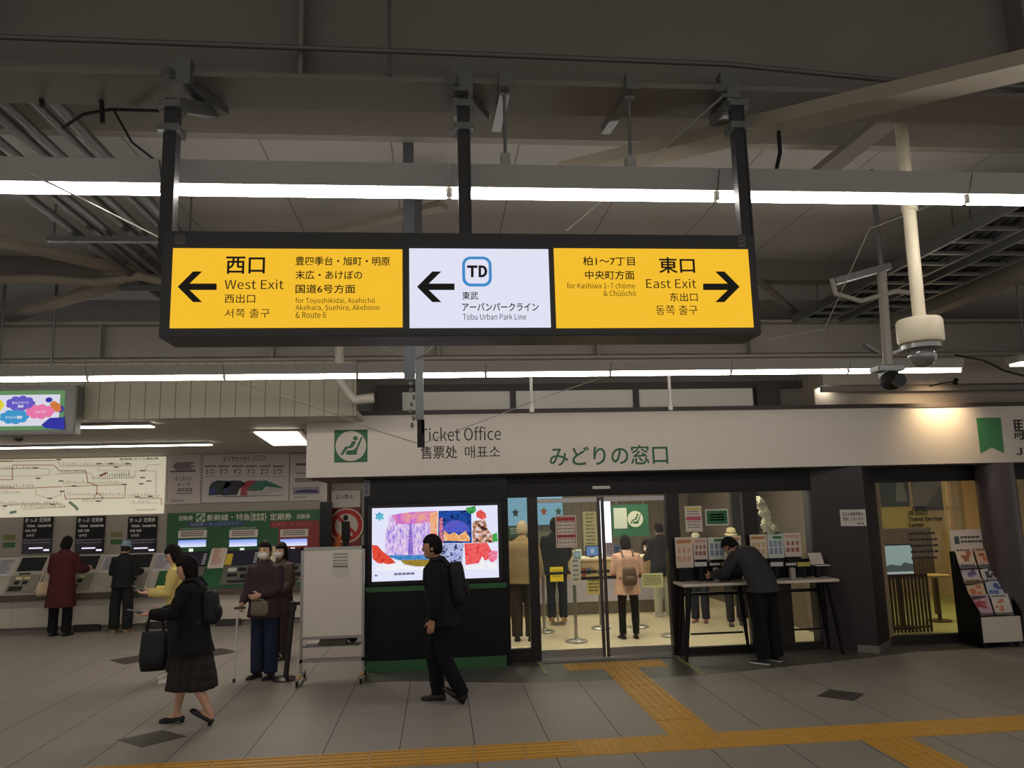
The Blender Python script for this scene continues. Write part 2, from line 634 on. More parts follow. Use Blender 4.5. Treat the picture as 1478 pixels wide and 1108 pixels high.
x0, x1, z0, z1 = rect(482.5, 620, 530.5, 667, YBAND)
seat_icon(x0, x1, z0, z1, YBAND, bd, m_green, M((205, 197, 184), .5), m_green)
fx = [at(*p, YBAND) for p in ((1409, 603), (1444, 602.5), (1449, 653.5), (1431, 645), (1415, 654))]
obj('flag_emblem', MB().prism([(p.x, p.z) for p in fx], YBAND - .006, YBAND + .001), M((66, 132, 84), .5), bd)

# ---- dark header over the glass front
struct('wall_header', MB().box(-.95, 5.6, YF - .05, YF + .1, 2.08, ZB0 + .02), m_dkbrown)
struct('wall_header_right', MB().box(5.6, 9.0, YF - .05, YF + .1, 2.16, ZB0 + .02), m_dkbrown)


def pxbox(mb, px0, py0, px1, py1, Y0, Y1):
    x0, x1, z0, z1 = rect(px0, py0, px1, py1, Y0)
    return mb.box(x0, x1, Y0, Y1, z0, z1)


X = lambda px, Y=YF, py=830: at(px, py, Y).x
# mullions
mu = MB()
mu.box(X(722), X(735), YF - .04, YF + .06, 0, 2.1)
struct('trim_5', mu, m_frame)
struct('trim_6', MB().box(X(764), X(778), YF - .04, YF + .06, 0, 2.1), m_frame)
struct('trim_7', MB().box(X(966), X(984), YF - .04, YF + .1, 0, 2.1), m_frame)
struct('trim_8', MB().box(X(1072, YF, 740), X(1092, YF, 740), YF - .02, YF + .06, 0, 2.1), m_frame)
struct('trim_9', MB().box(X(984), X(1206), YF - .02, YF + .06, 0, .09).box(X(984), X(1206), YF, YF + .05, .74, .78), m_frame)
struct('window_1', MB().box(X(735), X(764), YF, YF + .008, .2, 2.1), m_glass)
struct('trim_10', MB().box(X(735), X(764), YF - .03, YF + .05, 0, .17), m_frame)
struct('window_2', MB().box(X(984), X(1072, YF, 740), YF, YF + .008, .09, 2.1), m_glass)
struct('window_3', MB().box(X(1092, YF, 740), X(1206), YF, YF + .008, .09, 2.1), m_glass)

# sliding doors
for n, (a, b, st) in enumerate(((778, 868, 1), (874, 966, 0))):
    d = tag(obj('door_%d' % (n + 1), MB().box(X(a), X(b), YF + .02, YF + .028, .12, 2.02), m_glass), kind='structure')
    f = MB().box(X(a), X(b), YF + .01, YF + .045, .02, .13).box(X(a), X(b), YF + .01, YF + .045, 2.0, 2.06)
    obj('door_frame', f, m_alu, d)
    e = X(868) if st else X(874)
    obj('door_stile', MB().box(e - .019, e + .019, YF + .0, YF + .05, .02, 2.06), M((72, 66, 63), .4, .4), d)
    k = X(870)
    obj('door_lock', MB().tube([(k + (-.07 if st else .07), YF - .0, .07), (k + (-.07 if st else .07), YF - .04, .07)], .028, 14), m_alu, d)
struct('door_sill', MB().box(X(770), X(972), YF - .1, YF + .1, 0, .012), m_alu)
sn = obj('door_sensor', MB().box(*[v for v in (X(858), X(884))], YF - .11, YF - .05, 2.165, 2.205), M((190, 186, 180), .4), bevel=.006)
tag(sn, 'small white motion sensor on the dark header above the sliding doors', 'sensor')

# angled pillar right of the office windows
pc = [fl(1203, 938), fl(1273, 944), fl(1289, 929)]
A, B, C = (pc[0].x, YF - .08), (5.55, 9.74), (5.98, 10.18)
struct('pillar_brown', MB().prismz([(5.02, 10.16), B, C, (5.98, 10.4), (5.02, 10.4)], 0, ZB0), mat('pillar_brown', (47, 39, 41), .4, var=.06, scale=2))
sk = MB().prismz([(5.35, 9.88), (B[0], B[1] - .015), (C[0] + .012, C[1]), (C[0], C[1] + .01), (5.3, 10.2)], 0, .09)
struct('baseboard_pillar', sk, mat('steel_skirting', (130, 124, 116), .4, metal=.5))
struct('pillar_round', MB().cyl((at(1447, 800, 10.0).x + .04, 10.02), .245, 0, ZB0, 40), mat('round_pillar_paint', (74, 64, 66), .35), smooth=True)

# travel centre front
XT0, XT1 = 5.98, X(1430, 10.2) + .02
struct('window_4', MB().box(XT0, 7.25, 10.2, 10.208, .12, 2.17), m_glass)
struct('window_5', MB().box(7.55, 9.0, 10.2, 10.208, .12, 2.17), m_glass)
struct('trim_11', MB().box(XT0, 9.0, 10.16, 10.26, 0, .12), m_frame)
struct('trim_12', MB().box(XT0 - .02, XT0 + .03, 10.16, 10.24, .1, 2.17), M((128, 112, 84), .5))
tb = MB()
ptext(tb, '駅たびコンシェルジュ', 1316, 730, 1384, 736, 10.19, bold=.01)
ptext(tb, 'JR EAST', 1309.5, 736.5, 1340, 743.5, 10.19, bold=.03)
ptext(tb, 'Travel Service', 1311, 745, 1360, 752, 10.19, bold=.03)
ptext(tb, 'Center', 1311, 754, 1334, 761, 10.19, bold=.03)
x0, x1, z0, z1 = rect(1314, 768, 1354, 812, 10.19)
scribble(tb, x0, x1, z0, z1, 10.19, 5, .35, 3, .6)
lt = obj('window_lettering', tb, m_ink)
tag(lt, 'small dark lettering on the travel centre glass left of the brochure rack', 'lettering')
struct('wall_travel_back', MB().box(5.6, 11.5, 14.9, 15.0, 0, 2.7), mat('travel_wall', (206, 180, 140), .6))
struct('wall_travel_right', MB().box(11.4, 11.5, 10.2, 15.0, 0, 2.7), mat('travel_wall', (190, 160, 120), .6))

# ================================================================== LIGHTS
def emis(name, rgb, s):
    m = bpy.data.materials.new(name)
    m.use_nodes = True
    nt = m.node_tree
    nt.nodes.clear()
    o = nt.nodes.new('ShaderNodeOutputMaterial')
    e = nt.nodes.new('ShaderNodeEmission')
    e.inputs[0].default_value = lin(rgb)
    e.inputs[1].default_value = s
    nt.links.new(e.outputs[0], o.inputs[0])
    return m


m_tube = emis('lit_tube', (255, 248, 238), TUBE_POWER)
m_house = mat('lamp_housing', (164, 161, 156), .5)
m_cap = mat('lamp_cap', (206, 202, 196), .4)


def lamp_row(Y, z, x0, pitch, n, rad, hh, group, lab):
    for k in range(n):
        a, b = x0 + k * pitch, x0 + (k + 1) * pitch
        t = thing('fluorescent_lamp', lab(k, n), 'ceiling light', ((a + b) / 2, Y, z), 0, group)
        hs = MB().prismx([(Y - .035, z + .025), (Y - .075, z + .035 + hh), (Y + .075, z + .035 + hh), (Y + .035, z + .025)], a + .003, b - .003)
        obj('housing', hs, m_house, t)
        obj('tube', MB().tube([(a + .014, Y, z), (b - .014, Y, z)], rad, 14), m_tube, t, smooth=True)
        for e, s in ((a, 1), (b, -1)):
            obj('end_cap', MB().box(e + s * .002, e + s * .015, Y - .018, Y + .018, z - .014, z + .03), m_cap, t)


NTH = ['leftmost', 'second', 'third', 'fourth', 'fifth', 'sixth', 'seventh', 'eighth', 'ninth', 'tenth', 'eleventh', 'twelfth', 'thirteenth', 'fourteenth', 'fifteenth']


def nth(k, n, what):
    if k == 0:
        return 'leftmost ' + what
    if k == n - 1:
        return 'rightmost ' + what
    return NTH[k] + ' from left ' + what


UP = at(237, 276, 3.42)
lamp_row(3.42, UP.z, UP.x - 1.281 * 2, 1.281, 7, .019, .085, 'bright lamps of the front row behind the exit sign',
         lambda k, n: 'fluorescent lamp of the front row beyond the %s edge of the photo' % ('left' if k == 0 else 'right') if k in (0, 6) else nth(k - 1, 5, 'fluorescent lamp in the front row above the exit sign'))
LO = at(127, 547, 7.4)
lamp_row(7.4, LO.z, LO.x - 1.236 * 2, 1.236, 9, .019, .08, 'lamps of the rear row above the fascia',
         lambda k, n: 'fluorescent lamp of the rear row beyond the left edge of the photo' if k == 0 else nth(k - 1, 8, 'fluorescent lamp in the rear row in front of the white fascia'))

# hanging rods of the front row, bolted to the beam flange
for px, w in ((733, 'left'), (912, 'right')):
    a = at(px - 5, 185, 3.42)
    q = thing('lamp_hanger', 'grey lamp hanger bracket under the beam, %s of the two beside the exit sign pole' % w, 'bracket', (a.x, 3.36, 3.95), 0, 'lamp hangers')
    obj('bracket', MB().bar((a.x, 3.36, 3.93), (a.x, 3.9, 4.02), .05, .045).box(a.x - .03, a.x + .03, 3.30, 3.37, 3.92, 4.0), m_galv, q)
    obj('rod', MB().tube([(a.x, 3.38, 3.93), (a.x, 3.42, UP.z + .13)], .008, 8), m_galv, q)
    obj('nut_box', MB().box(a.x - .022, a.x + .022, 3.39, 3.45, UP.z + .12, UP.z + .2), m_house, q)

# rods holding the rear row and the clerestory
for px, lab in ((767, 'thin white rod hanging behind the rear lamp row, over the word Office'), (967, 'thin white rod hanging behind the rear lamp row, over the green lettering')):
    p = at(px, 560, 8.97)
    tag(obj('hanging_rod', MB().tube([(p.x, 8.99, 3.10), (p.x, 8.99, 3.619)], .019, 10).cyl((p.x, 8.99), .03, 3.07, 3.12, 10), m_white), lab, 'rod', 'rods behind the rear lamp row')

# lamps of the low soffit by the ticket machines
def soffit_strip(p0, p1, w, lab, name='recessed_lamp'):
    t = thing(name, lab, 'ceiling light', ((p0[0] + p1[0]) / 2, (p0[1] + p1[1]) / 2, 3.07), 0, 'lamps under the low ceiling')
    d = (Vector(p1) - Vector(p0)).normalized()
    s = Vector((-d.y, d.x)) * w / 2
    a, b = Vector(p0), Vector(p1)
    fr = MB().prismz([tuple(a - s * 1.25), tuple(b - s * 1.25), tuple(b + s * 1.25), tuple(a + s * 1.25)], 3.035, 3.069)
    obj('frame', fr, m_house, t)
    obj('diffuser', MB().prismz([tuple(a - s), tuple(b - s), tuple(b + s), tuple(a + s)], 3.022, 3.034), m_tube_soft, t)


m_tube_soft = emis('lit_diffuser', (255, 246, 230), 13.0)
p, q = fl(110, 613, 3.06), fl(222, 612, 3.06)
soffit_strip((p.x, p.y), (q.x, p.y), .16, 'short lit ceiling lamp behind the campaign screen')
p, q = fl(60, 643, 3.06), fl(310, 640, 3.06)
soffit_strip((-9.6, p.y), (q.x, p.y), .12, 'long thin lit ceiling lamp over the route map')
p, q = fl(398, 620, 3.06), fl(425, 639, 3.06)
soffit_strip((p.x, p.y), (q.x - .05, q.y), .55, 'bright square lit ceiling lamp beside the white fascia', 'square_lamp')

p = fl(27, 631, 3.07)
t = thing('smoke_detector', 'small dark round detector under the low ceiling below the campaign screen', 'smoke detector', (p.x, p.y, 3.03))
obj('base', MB().cyl((p.x, p.y), .075, 3.055, 3.069, 24), m_house, t)
obj('sensor', MB().lathe((p.x, p.y, 3.015), [(.025, 0), (.05, .012), (.06, .04)], 24), M((70, 66, 60), .5), t, smooth=True)

# office and travel centre ceiling panels (they light the rooms; hidden behind the header from here)
m_panel = emis('lit_panel', (255, 244, 224), OFFICE_POWER)
k = 0
for x, lab in ((.6, 'left'), (2.4, 'middle'), (4.2, 'right')):
    for y in (10.98, 14.2):
        t = thing('office_ceiling_lamp', '%s flat lamp in the %s of the office ceiling' % ('front' if y < 12 else 'rear', lab), 'ceiling light', (x, y, 2.66), 0, 'flat lamps in the office ceiling')
        obj('frame', MB().box(x - .35, x + .35, y - .62, y + .62, 2.63, 2.659), m_house, t)
        obj('diffuser', MB().box(x - .3, x + .3, y - .57, y + .57, 2.618, 2.63), m_panel, t)
for x in (6.9, 8.9):
    t = thing('office_ceiling_lamp', '%s flat lamp in the travel centre ceiling' % ('left' if x < 8 else 'right'), 'ceiling light', (x, 12.2, 2.66), 0, 'flat lamps in the travel centre ceiling')
    obj('frame', MB().box(x - .3, x + .3, 11.7, 12.7, 2.63, 2.659), m_house, t)
    obj('diffuser', MB().box(x - .25, x + .25, 11.75, 12.65, 2.618, 2.63), emis('lit_panel', (255, 232, 196), OFFICE_POWER * 1.2), t)

# warm spotlight that washes the fascia, and the small downlights at the right
p = at(1355, 590, YBAND)
sp = thing('spotlight', 'small brown spotlight at top edge of fascia making a warm pool of light', 'spotlight', (p.x, YBAND - .3, 3.22))
obj('lamp_head', MB().tube([(p.x, YBAND - .42, 3.47), (p.x, YBAND - .38, 3.41)], .03, 16), m_dkbrown, sp, smooth=True)
obj('arm', MB().tube([(p.x, YBAND - .40, 3.44), (p.x, YBAND - .1, 3.46), (p.x, YBAND + .2, 3.46)], .01, 8), m_dkbrown, sp)
ld = bpy.data.lights.new('spotlight_beam', 'SPOT')
ld.energy = 48
ld.color = (1.0, .72, .42)
ld.spot_size = R(120)
ld.spot_blend = 1.0
ld.shadow_soft_size = .03
lo = bpy.data.objects.new('spotlight_beam', ld)
COL.objects.link(lo)
lo.location = (p.x, YBAND - .365, 3.39)
lo.rotation_euler = Vector((0, .75, -.66)).to_track_quat('-Z', 'Y').to_euler()
WM[lo.name] = Matrix.Identity(4)
p = fl(1190, 559, 3.5)
t = thing('downlight', 'small round lit downlight in the pale soffit above the fascia', 'ceiling light', (p.x, p.y, 3.5))
obj('trim_ring', MB().cyl((p.x, p.y), .12, 3.485, 3.499, 24), m_white, t)
obj('lens', MB().cyl((p.x, p.y), .1, 3.478, 3.485, 24), m_tube_soft, t)
p = at(1478, 524, 7.4)
t = thing('round_lamp', 'white lamp hanging at right edge above the pale soffit', 'ceiling light', (p.x, 7.4, p.z))
obj('lamp_body', MB().box(p.x - .14, p.x + .5, 7.3, 7.5, p.z, p.z + .07), m_house, t, bevel=.01)
obj('diffuser', MB().box(p.x - .1, p.x + .46, 7.32, 7.48, p.z - .02, p.z), m_tube_soft, t)
obj('rod', MB().tube([(p.x + .03, 7.4, p.z + .06), (p.x + .03, 7.4, 4.6)], .01, 8), m_galv, t)

# ================================================================== FLOOR GUIDES
m_tac = mat('yellow_paving', (196, 146, 52), .55, var=.18, scale=14)


def tactile(label, rects):
    """rects: (x0, x1, y0, y1, kind) kind: x / y bars along that axis, d dots"""
    mb = MB()
    for x0, x1, y0, y1, kd in rects:
        nx, ny = max(1, round((x1 - x0) / .42)), max(1, round((y1 - y0) / .42))
        w, h = (x1 - x0) / nx, (y1 - y0) / ny
        for i in range(nx):
            for j in range(ny):
                a, b = x0 + i * w, y0 + j * h
                g = .003
                mb.box(a + g, a + w - g, b + g, b + h - g, 0, .004)
                if kd == 'd':
                    for u in range(6):
                        for v in range(6):
                            mb.cyl((a + w * (u + .5) / 6, b + h * (v + .5) / 6), .018, .004, .009, 7, .011)
                else:
                    for u in range(5):
                        if kd == 'x':
                            c = b + h * (u + .5) / 5
                            mb.box(a + .012, a + w - .012, c - .014, c + .014, .004, .009)
                        else:
                            c = a + w * (u + .5) / 5
                            mb.box(c - .014, c + .014, b + .012, b + h - .012, .004, .009)
    tag(obj('tactile_paving', mb, m_tac), label, 'tactile paving', 'yellow tactile paving strips')


tactile('long yellow tactile paving strip crossing the floor along the bottom', [(-6.0, 1.08, 6.44, 6.86, 'x'), (1.08, 9.0, 6.44, 6.86, 'd')])
tactile('yellow tactile paving strip running from the long strip to the sliding doors', [(1.94, 2.36, 6.87, 7.29, 'd'), (1.94, 2.36, 7.30, 9.55, 'y')])
tactile('short yellow tactile paving bar lying right before the sliding doors', [(1.50, 2.76, 9.57, 9.98, 'd')])
tactile('yellow tactile paving strip leading off towards the bottom right corner', [(3.44, 3.86, 3.5, 6.43, 'y')])
for i, (a, b) in enumerate((((775, 950), (788, 973)), ((969, 944), (1018, 976)))):
    p, q = fl(*a), fl(*b)
    tag(obj('floor_tape', MB().bar((p.x, p.y, .006), (q.x, q.y, .006), .03, .004), M((150, 140, 70), .5)),
        'pale floor tape line at the %s end of the sliding doors' % ('left' if i == 0 else 'right'), 'floor tape', 'floor tape lines')

# ================================================================== HANGING EXIT SIGN
YS = 3.15
sg = thing('exit_sign', 'long hanging lightbox exit sign with yellow and white panels on dark frame', 'sign', (at(665, 485, YS).x, YS + .1, at(665, 485, YS).z))
x0, x1, z0, z1 = rect(232, 336, 1094, 485, YS)
m_sframe = mat('sign_frame', (66, 66, 66), .4, metal=.3)
obj('housing', MB().box(x0, x1, YS, YS + .2, z0, z1), m_sframe, sg, bevel=.004)
m_yel = emis('lit_yellow_panel', (249, 194, 50), .95)
m_wht = emis('lit_white_panel', (226, 228, 246), .98)
m_sink = M((38, 34, 26), .6)


def panel(px0, px1, m, texts, arrows=(), extra=None, name='yellow_panel'):
    x0, x1, z0, z1 = rect(px0, 359.5, px1, 473, YS)
    p = obj(name, MB().box(x0, x1, YS - .006, YS + .004, z0, z1), m, sg)
    tb = MB()
    for s, a, b, c, d, bo in texts:
        ptext(tb, s, a, b, c, d, YS, -.008, bold=bo)
    for tip, tail in arrows:
        sgn = 1 if tail > tip else -1
        ax, ay = tip, 414.5
        L = abs(tail - tip)

        def P2(u, v):
            q = at(ax + sgn * u, ay + v, YS)
            return (q.x, q.z)
        tb.prism([P2(*c) for c in ((0, 0), (22, -22), (35, -22), (17, -4.6), (L, -4.6), (L, 4.6), (17, 4.6), (35, 22), (22, 22))], YS - .0085, YS - .0075)
    obj('lettering', tb, m_sink, p)
    if extra:
        extra(p)
    return p


panel(248, 581, m_yel, [
    ('西口', 327, 371, 383, 396, .022), ('West Exit', 325, 404, 410, 418, 0), ('西出口', 325, 425, 369, 438, .006), ('서쪽 출구', 325, 446, 390, 459, 0),
    ('豊四季台・旭町・明原', 427, 371, 563, 384, .012), ('末広・あけぼの', 427, 391, 523, 404, .012), ('国道6号方面', 427, 411, 513, 424, .012),
    ('for Toyoshikidai, Asahichō', 427, 430, 541.5, 440, 0), ('Akehara, Suehiro, Akebono', 427, 440, 548, 450, 0), ('& Route 6', 427, 450.5, 471, 459.5, 0)],
    [(257.5, 313.5)])


def td(p):
    def rr(a, b, c, d, r, n=6):
        pts = []
        for cx, cz, s in ((c - r, d - r, 0), (a + r, d - r, 90), (a + r, b + r, 180), (c - r, b + r, 270)):
            for k in range(n + 1):
                t = R(s + 90 * k / n)
                pts.append((cx + r * math.cos(t), cz + r * math.sin(t)))
        return pts
    x0, x1, z0, z1 = rect(667, 371, 709.5, 414, YS)
    q = obj('line_emblem', MB().prism(rr(x0, z0, x1, z1, .036), YS - .008, YS - .0065), emis('emblem_blue', (72, 150, 214), .85), p)
    g = .0125
    obj('line_emblem_field', MB().prism(rr(x0 + g, z0 + g, x1 - g, z1 - g, .025), YS - .0095, YS - .0082), m_wht, q)
    tb = MB()

    def bx(pts):
        P = [at(u, v, YS) for u, v in pts]
        tb.prism([(p.x, p.z) for p in P], YS - .0108, YS - .0098)
    bx([(674, 384), (689, 384), (689, 387.6), (683.4, 387.6), (683.4, 401), (679.6, 401), (679.6, 387.6), (674, 387.6)])
    arc = [(695.5 + 7.5 * math.sin(R(q)), 392.5 - 8.5 * math.cos(R(q))) for q in range(0, 181, 15)]
    inn = [(695.2 + 4.0 * math.sin(R(q)), 392.5 - 5.2 * math.cos(R(q))) for q in range(180, -1, -15)]
    bx([(690.6, 384)] + arc + [(690.6, 401), (690.6, 397.7), (694.2, 397.7)] + inn[1:-1] + [(694.2, 387.3), (690.6, 387.3)])
    bx([(690.6, 387.4), (694.1, 387.4), (694.1, 397.6), (690.6, 397.6)])
    obj('line_emblem_letters', tb, M((40, 34, 36), .6), q)


panel(591, 793, m_wht, [
    ('東武', 667, 421.5, 690, 433, .012), ('アーバンパークライン', 667, 437.5, 777, 449.5, .02), ('Tobu Urban Park Line', 668, 453, 759, 462, 0)],
    [(602, 656)], td, 'white_panel')
panel(801, 1083, m_yel, [
    ('柏1～7丁目', 841, 371, 915.5, 384, .012), ('中央町方面', 844, 391, 915, 404, .012), ('for Kashiwa 1–7 chōme', 818, 408.5, 916, 417, 0), ('& Chūōchō', 870.5, 419.5, 917, 428, 0),
    ('東口', 950, 372, 1002, 395, .022), ('East Exit', 932, 403, 1004, 416.5, 0), ('东出口', 966, 423, 1006, 435.5, .006), ('동쪽 출구', 946, 441, 1006, 455, 0)],
    [(1066.5, 1014)])
for px0, py0, px1, py1 in ((253, 340, 267, 352), (1066, 338, 1075, 356)):
    x0, x1, z0, z1 = rect(px0, py0, px1, py1, YS)
    pl = obj('sticker', MB().box(x0, x1, YS - .002, YS + .001, z0, z1), M((108, 106, 102), .5), sg)
    tb = MB()
    scribble(tb, x0 + .004, x1 - .004, z0 + .004, z1 - .004, YS - .003, 3, .5, int(px0), .6)
    obj('print', tb, M((60, 58, 56), .5), pl)
# hanging poles and beam clamps
for px, nm in ((241, 'pole'), (671, 'pole'), (1075, 'pole')):
    p = at(px, 336, YS + .1)
    top = at(px, 145, YS + .1).z
    a = obj(nm, MB().box(p.x - .026, p.x + .026, YS + .075, YS + .125, z1 - .1, top).box(p.x + .022, p.x + .03, YS + .07, YS + .13, z1 - .1, top - .02), M((62, 62, 64), .45, .4), sg)
    cl = MB().box(p.x - .045, p.x + .045, YS + .05, YS + .15, top - .16, top - .13).box(p.x - .045, p.x + .045, YS + .05, YS + .15, top - .05, top - .02)
    cl.bar((p.x, YS + .1, top - .02), (p.x + (.05 if px != 671 else .0), 3.62, 3.93), .07, .06)
    cl.bar((p.x - .05, YS + .13, 3.93), (p.x + .12, 3.60, 3.92), .05, .04)
    cl.box(p.x - .04, p.x + .05, 3.30, 3.36, 3.89, 4.02)
    obj('beam_clamp', cl, m_galv, sg)
    bo = MB()
    for z in (top - .04, top - .145):
        bo.tube([(p.x - .06, YS + .1, z), (p.x + .06, YS + .1, z)], .008, 8)
    obj('bolt', bo, m_galv, sg)

# ================================================================== CEILING CLUTTER
def pipe(name, label, cat, pts, r, m, group=None, n=10):
    return tag(obj(name, MB().tube(pts, r, n), m, smooth=True), label, cat, group)


m_pipe = mat('grey_conduit', (104, 103, 100), .45, metal=.4)
m_brace = mat('pale_brace', (150, 140, 124), .5, var=.12, scale=3)
# thin pipe along the front beam
a, b, c = at(30, 30, 3.3), at(85, 68, 3.3), at(150, 75, 3.3)
pts = [(-3.1, 3.3, 4.6), (-2.55, 3.3, 4.28), (-2.35, 3.3, 4.14), (-2.1, 3.3, 4.09), (0, 3.3, 4.075), (1.4, 3.3, 4.06), (2.35, 3.3, 3.99), (3.4, 3.3, 3.98), (9, 3.3, 3.98)]
pipe('conduit_pipe', 'thin dark pipe running along the front ceiling beam above the exit sign', 'pipe', pts, .013, m_pipe)
pipe('conduit_pipe', 'thin upright pipe against the front beam over the exit sign', 'pipe', [(at(562, 60, 3.31).x, 3.31, 4.6), (at(562, 60, 3.31).x, 3.31, 3.96)], .009, m_pipe)

# parallel conduits at the upper left, running away from us
for k in range(7):
    x = -2.08 - k * .135
    z = 4.24 + (.03 if k % 2 else 0)
    pipe('conduit_pipe', NTH[6 - k].replace('leftmost', 'outermost left') + ' of the seven parallel conduits at the upper left, counted from the left' if k < 6 else 'leftmost of the seven parallel conduits at the upper left',
         'pipe', [(x, 2.6, z), (x, 8.9, z)], .026 if k % 3 else .034, m_pipe, 'parallel conduits at the upper left')
for y in (3.95, 6.2, 7.6):
    h = MB().box(-3.1, -1.95, y - .025, y + .025, 4.16, 4.205)
    for x in (-3.05, -2.0):
        h.tube([(x, y, 4.2), (x, y, 4.6)], .008, 6)
    tag(obj('conduit_rack', h, m_galv), 'grey hanging rack under the parallel conduits, %s one' % {3.95: 'front', 6.2: 'middle', 7.6: 'rear'}[y], 'bracket', 'racks under the conduits')

# cable trays at the right
for k, x in enumerate((4.55, 5.15)):
    t = thing('cable_tray', '%s cable tray running away at the right above the dome camera' % ('left' if k == 0 else 'right'), 'cable tray', (x, 7, 4.1), 0, 'cable trays at the right')
    for s in (-.2, .2):
        obj('rail', MB().box(x + s - .015, x + s + .015, 4.2, 8.85, 4.1, 4.2), m_galv, t)
    for j in range(15):
        obj('rung', MB().box(x - .19, x + .19, 4.35 + j * .31, 4.39 + j * .31, 4.105, 4.13), m_galv, t)
    for q in range(4):
        cb = MB().tube([(x - .13 + q * .085 + .02 * math.sin(3 * y + q), 4.2 + y, 4.155 + .01 * math.sin(y * 2 + q * 2)) for y in [j * .46 for j in range(11)]], .022, 8)
        obj('cable', cb, m_dark, t, smooth=True)
    for y in (4.6, 6.4, 8.2):
        for s in (-.21, .21):
            obj('hanger_rod', MB().tube([(x + s, y, 4.1), (x + s, y, 4.6)], .008, 6), m_galv, t)

# flat diagonal braces under the deck
def brace(label, p, q, w=.2, z=4.3, m=None, h=.05):
    a, b = fl(*p, z), fl(*q, z)
    t = MB().bar(a, b, w, h)
    return tag(obj('roof_brace', t, m or m_brace), label, 'brace', 'diagonal roof braces')


brace('wide diagonal roof brace at upper right, crossing in front of the front beam', (1560, 75), (815, 250), .17, 3.86, None, .07)
brace('dark diagonal roof brace sloping down left from the dome camera pole', (1310, 150), (1170, 262), .16, 4.3, m_steel)
brace('pale diagonal roof brace at far left, upper of two meeting in a knot', (-60, 335), (205, 395), .18, 4.3)
brace('pale diagonal roof brace at far left, lower of two meeting in a knot', (-60, 482), (195, 400), .2, 4.3)
brace('pale diagonal roof brace behind the exit sign, left of its white panel', (440, 345), (640, 296), .12, 4.35)
brace('dark thin diagonal roof brace above the right end of the exit sign', (1210, 505), (1090, 400), .07, 4.3, m_steel)
g = fl(195, 397, 4.3)
tag(obj('brace_knot', MB().box(g.x - .2, g.x + .2, g.y - .2, g.y + .2, 4.24, 4.34).box(g.x - .06, g.x + .06, g.y - .06, g.y + .06, 4.3, 4.6), m_steel), 'dark steel knot plate where two pale roof braces meet at the far left', 'plate')
pipe('conduit_pipe', 'pale curved pipe running beside the braces at the far left', 'pipe', [fl(-60, 405, 4.22), fl(60, 402, 4.22), fl(140, 408, 4.22), fl(200, 398, 4.22), fl(235, 405, 4.22)], .045, m_brace)
pipe('conduit_pipe', 'pale pipe elbow above the white fascia end left of the seat emblem', 'pipe', [Vector((at(490, 548, 8.4).x, 8.4, 4.6)), at(490, 548, 8.4), at(502, 565, 8.4), at(512, 577, 8.4), at(540, 574, 8.4)], .055, m_steel_lt)

# sagging wires
def wire(label, pts, r=.004, m=None):
    P = [Vector(p) for p in pts]
    out = []
    for i in range(len(P) - 1):
        for k in range(6):
            out.append(P[i].lerp(P[i + 1], k / 6))
    out.append(P[-1])
    return tag(obj('bird_wire', MB().tube(out, r, 6), m or m_pipe, smooth=True), label, 'wire', 'thin bird wires')


m_wire = M((170, 172, 160), .4, .3)
wire('thin wire slanting down right across the front beam end to the exit sign', [at(1042, 140, 3.3), at(940, 230, 3.8), at(818, 333, 4.4)], .005, m_wire)
wire('thin wire slanting over the lamps at the upper left to the exit sign', [at(0, 232, 3.0), at(80, 268, 3.2), at(228, 342, 3.6)], .004, m_wire)
wire('thin wire running down to the foot of the netting pole from the left', [at(345, 552, 6.9), at(470, 592, 6.3), at(540, 620, 6.0), at(604, 640, 5.7)], .004, m_wire)
wire('thin wire running up from the foot of the netting pole to the right', [at(612, 639, 5.7), at(690, 610, 6.0), at(780, 575, 6.4), at(868, 545, 6.9)], .004, m_wire)
wire('short drooping wire under the exit sign across the netting pole', [at(532, 490, 5.4), at(560, 505, 5.5), at(590, 516, 5.6), at(615, 508, 5.6), at(634, 490, 5.7)], .007, m_wire)
wire('faint glinting wire hanging right of the exit sign behind the lamps', [at(1105, 490, 6), at(1190, 475, 5.6), at(1255, 330, 4.6), at(1345, 296, 4.0)], .004, m_wire)

# netting pole behind the sign
t = thing('netting_pole', 'steel pole hanging behind the exit sign with dark foot before the words Ticket Office', 'pole', (at(606, 640, 5.7).x, 5.7, at(606, 645, 5.7).z))
a = at(606, 645, 5.7)
obj('pole', MB().box(a.x - .03, a.x + .015, 5.68, 5.72, a.z + .2, 4.6).box(a.x + .015, a.x + .03, 5.67, 5.73, a.z + .1, 4.6), m_galv, t)
obj('foot', MB().box(a.x - .018, a.x + .035, 5.67, 5.74, a.z, a.z + .2), m_dark, t)
ch = MB()
for i in range(9):
    ch.ell((a.x - .055 + .012 * math.sin(i * 2), 5.68, a.z + .16 + i * .052), .013, .013, .02, None, 8, 6)
obj('tie_clips', ch, m_galv, t, smooth=True)
b = at(590, 330, 4.97)
tag(obj('steel_post', MB().box(b.x - .036, b.x + .036, 4.95, 4.99, at(590, 548, 4.97).z, 4.6), mat('bluish_post', (96, 102, 106), .5, metal=.2)), 'wide bluish steel post hanging behind the exit sign left of its middle', 'post')

